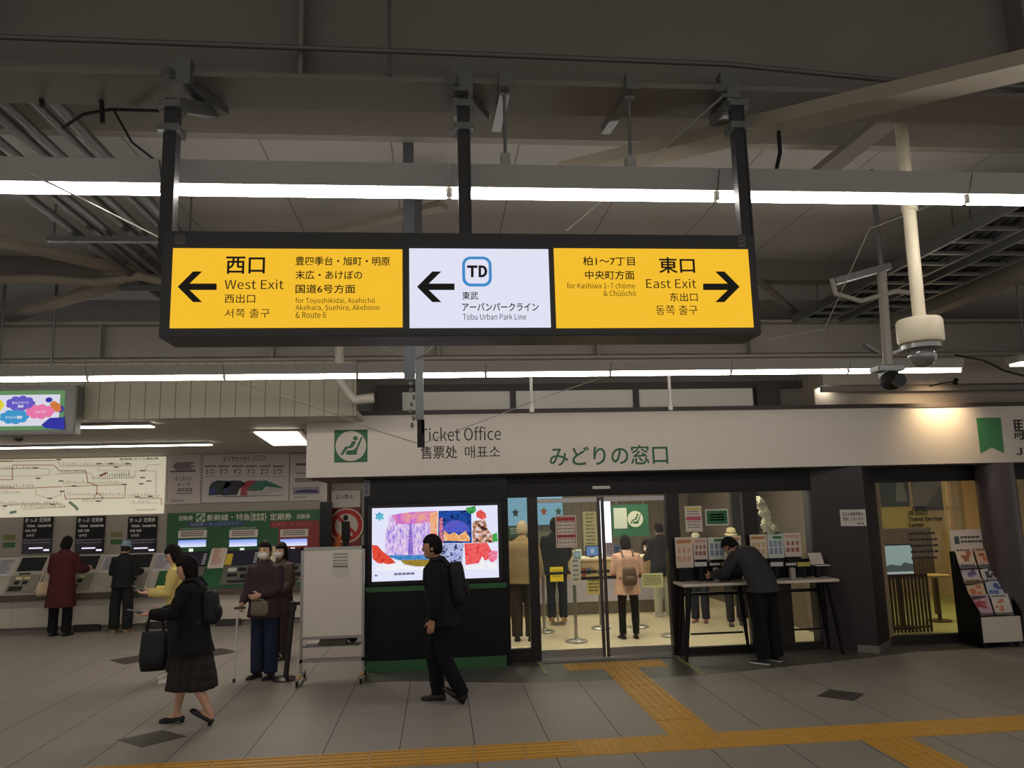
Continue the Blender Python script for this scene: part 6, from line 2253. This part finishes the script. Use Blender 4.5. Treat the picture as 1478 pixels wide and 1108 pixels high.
f = Fig('person in a peach coat with dark bobbed hair waiting behind the sliding doors', (2.76, 11.55), R(0), 1.47, head=(4, 4), w=1.0, skin=(214, 170, 144),
        arms={'R': (V(.18, .10, -1), V(-.1, .75, -.3)), 'L': (V(-.18, .10, -1), V(.1, .75, -.3))},
        legs={'L': (V(-.06, 0, -1), V(0, 0, -1), 0), 'R': (V(.06, 0, -1), V(0, 0, -1), 0)})
f.body()
f.trousers((26, 25, 28), hem=.97, r=(.094, .066, .058))
f.top((212, 168, 146), hem=.72, e=.04, flare=(.03, .03), name='coat')
f.shoes((36, 34, 34), kind='boot', sole=(24, 22, 22))
f.hair('bob', (28, 20, 18), .10)
backpack(f, (106, 84, 68), 'brown backpack low on the back of the peach coat', (.26, .14, .30), 1.04)
f = Fig('person in a dark jacket and pale trousers standing by the right door mullion inside', (3.86, 13.55), R(10), 1.60, head=(0, 8), w=1.02,
        arms={'R': (V(.16, .20, -1), V(-.15, .75, -.3)), 'L': (V(-.18, .20, -1), V(.05, .75, -.3))})
f.body()
f.trousers((168, 166, 150), hem=.97, r=(.098, .080, .072))
f.top((40, 38, 46), hem=.74, e=.036, flare=(.02, .02), name='jacket')
f.shoes((190, 184, 176))
f.hair('short', (36, 28, 28))
SITL = {'L': (V(-.05, 1, -.05), V(0, .05, -1), 0), 'R': (V(.05, 1, -.05), V(0, .05, -1), 0)}
q = at(932, 787, 15.15)


def stool(label, x, y, z):
    t = thing('stool', label, 'stool', (x, y, 0))
    obj('seat', MB().cyl((x, y), .19, z - .06, z, 28), m_dark, t, bevel=.01)
    obj('column', MB().cyl((x, y), .03, .03, z - .06, 14), m_alu, t)
    obj('base', MB().cyl((x, y), .22, 0, .03, 28), m_alu, t)


f = Fig('masked clerk in black sitting behind the counter, right of the peach coat', (q.x, 15.15), R(180), 1.60, head=(0, 4), w=.95, legs=SITL,
        arms={'R': (V(.16, .4, -1), V(-.1, .8, -.1)), 'L': (V(-.18, .4, -1), V(.1, .8, -.1))}, lift=q.z - 1.6 * .94)
f.body()
f.trousers((30, 30, 34))
f.top((32, 32, 36), hem=.88, e=.026, name='uniform_jacket')
f.shoes((24, 23, 24))
f.hair('bob', (26, 22, 21), .08)
f.mask()
stool('stool under the masked clerk behind the counter', q.x, 15.2, max(.3, f.t.location.z + .78 * f.k))
q = at(1056, 790, 12.3)
f = Fig('person in a cream sun hat standing behind the leaflet table window', (q.x, 12.3), R(170), 1.50, head=(0, 6), w=1.0)
f.body()
f.trousers((50, 48, 52))
f.top((150, 132, 110), hem=.78, e=.034, name='jacket')
f.shoes((60, 52, 48))
f.hair('bob', (60, 52, 48), .05)
f.hat((222, 206, 160), .045, 'bucket', (150, 140, 124))
q = fl(1012, 898)
f = Fig('person in dark jeans and reddish shoes behind the left leaflet table', (q.x, q.y), R(150), 1.42, head=(0, 8), w=1.0)
f.body()
f.trousers((40, 42, 52), r=(.1, .084, .08))
f.top((70, 62, 62), hem=.8, e=.034, name='jacket')
f.shoes((130, 74, 64), sole=(190, 180, 170))
f.hair('short', (40, 34, 32))
f.hat((206, 196, 170), .03, 'cap')
q = at(1472, 770, 11.7)
f = Fig('person in black sitting behind the glass right of the round pillar', (q.x + .05, 11.7), R(70), 1.62, lean=6, head=(0, 8), w=1.0, legs=SITL,
        arms={'R': (V(.16, .4, -1), V(-.1, .8, -.1)), 'L': (V(-.18, .4, -1), V(.1, .8, -.1))}, lift=.40 - .78 * .95)
f.body()
f.trousers((28, 28, 32))
f.top((30, 30, 34), hem=.86, e=.034, name='jacket')
f.shoes((26, 25, 26))
f.hair('short', (24, 21, 20))
stool('stool under the person in black behind the right glass', q.x + .1, 11.68, .38)

# ================================================================== THINGS ON THE CONCOURSE
# white board on castors
a, b = Vector((-1.60, 9.62, 0)), Vector((-.955, 9.66, 0))
wx0, wx1 = at(434, 850, 9.6).x, at(526, 850, 9.6).x
_, _, wz0, wz1 = rect(434, 789, 526, 921, 9.6)
wb = thing('white_board', 'blank white board on a silver rolling stand beside the black screen wall', 'board', ((wx0 + wx1) / 2, 9.65, 0))
obj('board_panel', MB().box(wx0 + .03, wx1 - .03, 9.60, 9.63, wz0 + .03, wz1 - .03), mat('board_white', (212, 204, 192), .4, var=.03), wb)
fr = MB().box(wx0, wx0 + .03, 9.59, 9.64, wz0, wz1).box(wx1 - .03, wx1, 9.59, 9.64, wz0, wz1).box(wx0, wx1, 9.59, 9.64, wz1 - .03, wz1).box(wx0, wx1, 9.58, 9.64, wz0, wz0 + .03)
obj('frame', fr, m_alu, wb)
for x in (wx0 + .015, wx1 - .015):
    obj('upright', MB().box(x - .016, x + .016, 9.60, 9.635, .1, wz0), m_alu, wb)
    ft = obj('foot', MB().bar((x, 9.34, .085), (x, 9.90, .085), .035, .03), m_alu, wb)
    tp = MB()
    for k in range(4):
        tp.bar((x, 9.345 + k * .06, .085), (x, 9.37 + k * .06, .085), .038, .033)
    obj('warning_tape', tp, M((206, 160, 50), .5), ft)
    for y in (9.37, 9.87):
        obj('castor', MB().tube([(x - .012, y, .033), (x + .012, y, .033)], .030, 18).box(x - .016, x + .016, y - .012, y + .012, .05, .075), m_dark, ft)
obj('lower_rail', MB().box(wx0, wx1, 9.6, 9.635, .22, .26), m_alu, wb)
obj('shelf', MB().box(wx0 + .03, wx1 - .06, 9.64, 9.86, .385, .40), m_galv, wb)
tag(obj('carton', MB().box(wx0 + .22, wx1 - .22, 9.66, 9.84, .4015, .53), M((96, 88, 80), .7), bevel=.004), 'grey brown carton on the shelf under the white board', 'box')
tag(obj('document_pile', MB().box(wx0 + .06, wx0 + .2, 9.66, 9.84, .4015, .43), M((176, 170, 164), .7)), 'flat pile of pale sheets on the shelf under the white board', 'paper pile')
tag(obj('dark_bag', MB().ell((wx1 - .15, 9.75, .49), .065, .08, .085, None, 18, 12), M((30, 30, 32), .6), smooth='all'), 'round dark bag on the shelf under the white board', 'bag')
x0, x1, z0, z1 = rect(480, 796, 503, 833, 9.6)
t = thing('paper_sheet', 'white printed paper stuck to the upper right of the white board', 'paper', ((x0 + x1) / 2, 9.598, z0))
s = obj('sheet', MB().box(x0, x1, 9.596, 9.599, z0, z1), M((202, 194, 184), .6), t)
l = MB()
scribble(l, x0 + .01, x1 - .01, z0 + .09, z1 - .02, 9.5945, 5, .35, 2, .5)
quad(l, x0 + .005, x1 - .01, z0 + .125, z0 + .14, 9.5945)
obj('print', l, M((120, 114, 110), .6), s)

# black belt stanchion left of the white board
m_bpost = mat('black_post', (40, 35, 35), .4)
stanchion(410, 981, 0, 'black belt stanchion standing left of the white board', m_bpost, None) if False else None
p = fl(410, 981)
zt = at(425, 868, p.y).z
t = thing('belt_stanchion', 'black belt stanchion standing between the cane user and the white board', 'stanchion', (p.x, p.y, .004))
obj('base', MB().lathe((p.x, p.y, .004), [(.15, 0), (.15, .014), (.12, .03), (.04, .045)], 32), m_bpost, t, smooth=True)
obj('post', MB().tube([(p.x + .02, p.y, .04), (p.x + .085, p.y, zt - .1)], .032, 18), m_bpost, t, smooth=True)
obj('belt_head', MB().tube([(p.x + .085, p.y, zt - .1), (p.x + .095, p.y, zt)], .042, 18).box(p.x + .05, p.x + .17, p.y - .02, p.y + .02, zt - .04, zt - .005), m_bpost, t, smooth=True)

# two high tables with leaflets
YT = 9.98
ztab = at(1100, 839, YT - .25).z


def high_table(px0, px1, label):
    x0, x1 = at(px0, 838, YT - .25).x, at(px1, 838, YT - .25).x
    t = thing('high_table', label, 'table', ((x0 + x1) / 2, YT, 0), 0, 'high leaflet tables')
    obj('table_top', MB().box(x0, x1, YT - .27, YT + .17, ztab - .035, ztab), mat('table_white', (206, 196, 182), .35), t, bevel=.008)
    for sx, x in ((-1, x0 + .1), (1, x1 - .1)):
        for sy, y in ((-1, YT - .17), (1, YT + .10)):
            obj('leg', MB().tube([(x, y, ztab - .036), (x + sx * .09, y + sy * .04, .004)], [.042, .018], 12), m_black, t, smooth=True)
    obj('stretcher', MB().bar((x0 + .14, YT - .03, .30), (x1 - .14, YT - .03, .30), .03, .02), m_black, t)
    obj('back_board', MB().box(x0 + .08, x1 - .06, YT + .13, YT + .155, ztab + .001, at(1100, 808, YT + .13).z), m_black, t)
    return x0, x1


LT = [
    [(975, 775, 1000, 819, (206, 190, 172), 'peach coloured leaflet sheet at the left end of the leaflet rack', (196, 150, 124), 1),
     (1001, 776, 1021, 807, (202, 188, 176), 'leaflet with red and dark pictures, second in the left rack', (150, 96, 84), 2),
     (1022.5, 775, 1046, 807, (196, 206, 190), 'leaflet with a green heading and blue columns in the left rack', (132, 138, 168), 3),
     (1047.5, 773, 1070, 806, (206, 196, 172), 'leaflet with an orange heading beside the bent person', (190, 156, 112), 4)],
    [(1083, 771, 1107, 806, (206, 194, 170), 'leaflet with an orange band right of the bent person', (190, 156, 112), 5),
     (1108, 770.5, 1131, 805, (190, 200, 190), 'leaflet with a green heading right of the bent person', (132, 138, 168), 6),
     (1132, 769, 1156, 803, (202, 188, 176), 'leaflet with red and dark pictures at the right of the right rack', (150, 96, 84), 7)]]
for gi, (pa, pb, lab) in enumerate(((985, 1092, 'white topped high table with black splayed legs left of the bent person'), (1097, 1211, 'white topped high table with black splayed legs right of the bent person'))):
    x0, x1 = high_table(pa, pb, lab)
    YL = YT + .11
    for (a, b, c, d, col, lb, ink, sd) in LT[gi]:
        u0, u1, z0, z1 = rect(a, b, c, d, YL)
        z0 = max(z0, ztab + .06) if False else z0
        t = thing('leaflet_stand', lb, 'leaflet', ((u0 + u1) / 2, YL, ztab), 0, 'leaflets on the high tables')
        s = obj('sheet', MB().box(u0, u1, YL - .004, YL + .002, z0, z1), M(col, .55), t)
        h = z1 - z0
        w = u1 - u0
        hd = (60, 112, 70) if 'green' in lb else ((176, 120, 80) if 'orange' in lb or 'peach' in lb else (190, 150, 130))
        obj('heading', MB().box(u0 + w * (.35 if 'green' in lb else .08), u1 - .1 * w, YL - .006, YL - .004, z1 - .2 * h, z1 - .08 * h), M(hd, .6), s)
        l = MB()
        for k in range(3):
            for j in range(2):
                if 'green' in lb:
                    l.box(u0 + w * (.1 + k * .29), u0 + w * (.3 + k * .29), YL - .0055, YL - .004, z0 + h * (.16 + j * .31), z0 + h * (.42 + j * .31))
                else:
                    l.box(u0 + w * (.1 + k * .28 + .05 * j), u0 + w * (.3 + k * .28), YL - .0055, YL - .004, z0 + h * (.2 + j * .28), z0 + h * (.38 + j * .28))
        obj('pictures', l, M(ink, .6), s)
        obj('holder', MB().box(u0 + .02, u1 - .02, YL - .02, YL + .015, ztab + .001, z0 - .002), m_black, t)
    # little label strips on the rack
    for k, (a, c, col) in enumerate((((1003, 1020), 0, (190, 190, 186)), ((1023, 1040), 1, (30, 30, 32)), ((1042, 1060), 2, (176, 160, 84))) if gi == 0 else (((1112, 1130), 0, (190, 190, 186)), ((1133, 1150), 1, (30, 30, 32)), ((1151, 1169), 2, (176, 160, 84)))):
        u0, u1, z0, z1 = rect(a[0], 811, a[1], 817, YT - .02)
        t = thing('label_strip', '%s label block in front of the leaflets on the %s high table' % (('white', 'black lettered', 'yellow')[k], ('left', 'right')[gi]), 'label', ((u0 + u1) / 2, YT - .02, ztab))
        s = obj('block', MB().box(u0, u1, YT - .03, YT + .0, z0, z1), M(col, .5), t)
        obj('foot', MB().box((u0 + u1) / 2 - .02, (u0 + u1) / 2 + .02, YT - .02, YT - .005, ztab + .001, z0), m_black, t)
        if k == 1:
            l = MB()
            scribble(l, u0 + .01, u1 - .01, z0 + .01, z1 - .01, YT - .0315, 1, .9, gi, .5)
            obj('print', l, M((200, 196, 190), .6), s)
    a = (1030, 1037) if gi == 0 else (1140, 1147)
    u0, u1, z0, z1 = rect(a[0], 819, a[1], 836, YT - .1)
    tag(obj('pen_holder', MB().box(u0, u1, YT - .13, YT - .07, ztab + .001, z1), M((150, 142, 136), .5), bevel=.004), 'small pale upright box on the %s high table' % ('left' if gi == 0 else 'right'), 'holder')
u0, u1, z0, z1 = rect(1169, 798, 1188, 816, YT)
t = thing('card_holder', 'white tilted card holder at the right end of the right high table', 'card holder', ((u0 + u1) / 2, YT, ztab))
obj('card', MB().bar(((u0 + u1) / 2, YT - .02, z0 + .02), ((u0 + u1) / 2, YT + .05, z1), u1 - u0, .006, (0, -1, .3)), M((196, 184, 176), .5), t)
obj('tray', MB().box(u0 + .03, u1 + .05, YT - .09, YT + .05, z0, z0 + .012), M((190, 182, 174), .5), t)
obj('foot', MB().box((u0 + u1) / 2 - .03, (u0 + u1) / 2 + .03, YT - .03, YT + .02, ztab + .001, z0), m_black, t)

# brochure rack at the right
rx0, rx1 = 6.93, 7.50
ry0, ry1 = 9.70, 10.14
rk = thing('brochure_rack', 'black sided brochure rack with white base in front of the round pillar', 'rack', ((rx0 + rx1) / 2, (ry0 + ry1) / 2, 0), R(-4))
zt = at(1385, 797, 10.0).z
prof = [(ry0 - .02, .06), (ry1, .06), (ry1, zt)]
n = 14
for i in range(n + 1):
    u = i / n
    y = ry1 - .06 - (ry1 - ry0 - .04) * (u ** 1.9)
    z = zt + .015 - (zt - .45) * u
    prof.append((y, z))
for x in (rx0 - .012, rx1 - .008):
    obj('side_panel', MB().prismx(prof, x, x + .02), m_black, rk)
obj('base_front', MB().box(rx0 + .012, rx1 - .012, ry0 - .01, ry0 + .02, .08, .395), mat('rack_white', (206, 196, 184), .45), rk)
obj('back_panel', MB().box(rx0 + .012, rx1 - .012, ry1 - .03, ry1 - .01, .08, zt), m_black, rk)
_, _, hz0, hz1 = rect(1370, 764, 1420, 797, 10.1)
hd = obj('header_card', MB().box(rx0, rx1 - .06, ry1 - .03, ry1 - .015, zt - .03, hz1), M((212, 202, 192), .5), rk)
l = MB()
y = ry1 - .032
hh = hz1 - zt
l.box(rx0 + .06, rx0 + .13, y, y + .001, zt + hh * .35, zt + hh * .7)
scribble(l, rx0 + .15, rx1 - .14, zt + hh * .58, zt + hh * .7, y, 1, .8, 3, .8)
scribble(l, rx0 + .15, rx1 - .09, zt + hh * .36, zt + hh * .5, y, 1, .7, 4, .8)
obj('print', l, M((70, 84, 78), .6), hd)
cols = [(206, 190, 168), (206, 172, 150), (190, 180, 190), (196, 196, 190), (200, 176, 150), (176, 184, 196), (190, 160, 170), (206, 198, 190)]
inks = [(176, 110, 80), (190, 120, 80), (130, 110, 150), (84, 84, 90), (196, 120, 70), (90, 110, 170), (170, 80, 80), (196, 130, 100)]
for r_ in range(4):
    u = .08 + r_ * .25
    yb = ry1 - .10 - (ry1 - ry0 - .12) * (u ** 1.25)
    zb = zt - .02 - (zt - .42) * (u + .17)
    obj('shelf', MB().box(rx0 + .012, rx1 - .012, yb - .035, ry1 - .03, zb - .012, zb), m_black, rk)
    obj('shelf_lip', MB().box(rx0 + .012, rx1 - .012, yb - .04, yb - .035, zb - .012, zb + .04), glass_mat('clear_lip', (225, 225, 225)), rk)
    for c_ in range(2):
        i = r_ * 2 + c_
        bx0 = rx0 + .03 + c_ * .265
        bw, bh = .235, .275
        Mr = WM[rk.name] @ Matrix.Translation(Vector(rk.location)).inverted()
        base = Mr @ Vector((bx0 + bw / 2, yb - .02, zb))
        bt = thing('brochure', '%s brochure in row %s of the rack by the round pillar' % ('left' if c_ == 0 else 'right', ('one, the top', 'two from top', 'three from top', 'four, the bottom')[r_]), 'brochure', tuple(base + Vector((0, 0, .001))), R(-4), 'brochures in the rack')
        A = Matrix.Rotation(R(-18), 3, 'X')

        def lean(mb):
            mb.v = [A @ v for v in mb.v]
            return mb
        pg = obj('pages', lean(MB().box(-bw / 2, bw / 2, -.005, .012, .0, bh)), M(cols[i], .5), bt, local=True)
        rq = random.Random(i)
        pm = MB()
        for k in range(5):
            xx, zz = rq.uniform(-bw / 2 + .02, bw / 2 - .09), rq.uniform(.03, bh - .1)
            pm.box(xx, xx + rq.uniform(.04, .08), -.0065, -.005, zz, zz + rq.uniform(.03, .06))
        obj('cover_picture', lean(pm), M(inks[i], .6), pg, local=True)
        tl = MB()
        scribble(tl, -bw / 2 + .02, bw / 2 - .03, bh - .05, bh - .015, -.0065, 1, .8, i, .5)
        obj('cover_title', lean(tl), M(tuple(int(v * .55) for v in cols[i]), .6), pg, local=True)
for x in (rx0 + .06, rx1 - .06):
    for y in (ry0 + .05, ry1 - .05):
        obj('castor', MB().tube([(x - .014, y, .032), (x + .014, y, .032)], .030, 16).box(x - .02, x + .02, y - .015, y + .015, .05, .082), m_dark, rk)
obj('base_tray', MB().box(rx0 + .012, rx1 - .012, ry0 + .02, ry1 - .03, .08, .1), m_black, rk)

# ================================================================== BEHIND THE TRAVEL CENTRE GLASS
YQ = 14.868
t, s, b = board('dark_picture', 'dark framed picture high on the travel centre wall, left one', 'picture', (1271, 690, 1312, 731), YQ, (54, 60, 58), .03)
obj('figure_patch', MB().prism([(b[0] + .3, b[2] + .1), (b[1] - .05, b[2] + .1), (b[1] - .1, b[3] - .1), (b[0] + .35, b[3] - .06)], YQ - .004, YQ), M((130, 132, 132), .6), s)
t, s, b = board('mountain_picture', 'grey mountain landscape picture high on the travel centre wall', 'picture', (1318, 690, 1364, 736), YQ, (136, 132, 140), .03)
w, h = b[1] - b[0], b[3] - b[2]
obj('mountain', MB().prism([(b[0] + w * .3, b[2]), (b[1], b[2]), (b[1], b[2] + h * .8), (b[0] + w * .86, b[2] + h * .72), (b[0] + w * .7, b[2] + h * .5), (b[0] + w * .55, b[2] + h * .36)], YQ - .004, YQ), M((92, 84, 84), .6), s)
t, s, b = board('wall_board', 'plain yellow green wall board below the travel centre pictures', 'panel', (1271, 731, 1340, 766), YQ, (196, 176, 96), .031)
YV = 11.4
x0, x1, z0, z1 = rect(1276, 787, 1317, 829, YV)
t = thing('wide_monitor', 'lit monitor with a pale landscape behind the travel centre glass', 'monitor', ((x0 + x1) / 2, YV, 0))
obj('bezel', MB().box(x0 - .015, x1 + .015, YV, YV + .04, z0 - .02, z1 + .02), M((20, 20, 22), .3), t, bevel=.004)
s = obj('display', MB().box(x0, x1, YV - .004, YV, z0, z1), emis('monitor_pale', (160, 178, 178), .85), t)
w, h = x1 - x0, z1 - z0
obj('picture_land', MB().prism([(x0, z0 + .1 * h), (x1, z0 + .1 * h), (x1, z0 + .34 * h), (x0 + .7 * w, z0 + .42 * h), (x0 + .55 * w, z0 + .3 * h), (x0 + .2 * w, z0 + .36 * h), (x0, z0 + .28 * h)], YV - .006, YV - .004), emis('monitor_land', (84, 92, 92), .8), s)
obj('picture_caption', MB().box(x0, x1, YV - .006, YV - .004, z0, z0 + .09 * h), emis('monitor_caption', (190, 198, 196), .8), s)
obj('pole', MB().box((x0 + x1) / 2 - .03, (x0 + x1) / 2 + .03, YV + .041, YV + .08, .02, z1 - .1).box((x0 + x1) / 2 - .2, (x0 + x1) / 2 + .2, YV - .1, YV + .2, .002, .02), m_dark, t)
m_slat = mat('slat_brown', (92, 72, 54), .5)
for nm, (pa, pb, ya, yb_), Y, n, lab in (('slat_screen', (1273, 1346, 762, 835), 12.6, 20, 'brown screen of upright slats behind the wide monitor'),
                                         ('slat_fence', (1283, 1342, 828, 921), 11.0, 12, 'low brown fence of upright bars behind the travel centre glass')):
    x0, x1, z0, z1 = rect(pa, ya, pb, yb_, Y)
    z0 = max(z0, .01)
    t = thing(nm, lab, 'screen', ((x0 + x1) / 2, Y, 0))
    obj('rails', MB().box(x0, x1, Y, Y + .03, z1 - .04, z1).box(x0, x1, Y, Y + .03, z0 + .06, z0 + .09), m_slat, t)
    mb = MB()
    for k in range(n):
        x = x0 + (x1 - x0) * k / (n - 1)
        mb.box(x - .014, x + .014, Y + .002, Y + .028, z0, z1)
    obj('slats', mb, m_slat, t)
    if z0 > .1:
        obj('leg', MB().box(x0, x0 + .05, Y, Y + .03, .002, z0), m_slat, t)
        obj('leg', MB().box(x1 - .05, x1, Y, Y + .03, .002, z0), m_slat, t)
p = at(1350, 829, 11.9)
t = thing('round_table', 'small pale round table between fence and brochure rack behind the glass', 'table', (p.x, 11.9, 0))
obj('table_top', MB().cyl((p.x, 11.9), .2, p.z - .03, p.z, 30), M((206, 178, 110), .4), t)
obj('column', MB().cyl((p.x, 11.9), .03, .02, p.z - .03, 14), m_slat, t)
obj('base', MB().cyl((p.x, 11.9), .17, .002, .02, 24), m_slat, t)
p = at(1474, 829, 10.9)
t = thing('desk', 'pale wooden desk top seen right of the round pillar', 'desk', (p.x + .3, 10.9, 0))
obj('desk_top', MB().box(p.x - .1, p.x + .8, 10.7, 11.15, p.z - .04, p.z), M((206, 176, 120), .4), t, bevel=.006)
for x in (p.x - .05, p.x + .75):
    for y in (10.74, 11.1):
        obj('leg', MB().box(x - .02, x + .02, y - .02, y + .02, .002, p.z - .04), m_slat, t)
x0, x1, z0, z1 = rect(1367, 735, 1374, 790, 11.6)
t = thing('divider_post', 'upright tan divider post behind the glass above the brochure rack', 'post', ((x0 + x1) / 2, 13.5, 0))
p = at(1372, 760, 13.5)
obj('post', MB().box(p.x - .04, p.x + .04, 13.45, 13.55, .002, 2.655), M((150, 116, 76), .5), t)
obj('edge_strip', MB().box(p.x - .055, p.x - .041, 13.44, 13.56, .002, 2.655), M((200, 176, 120), .5), t)
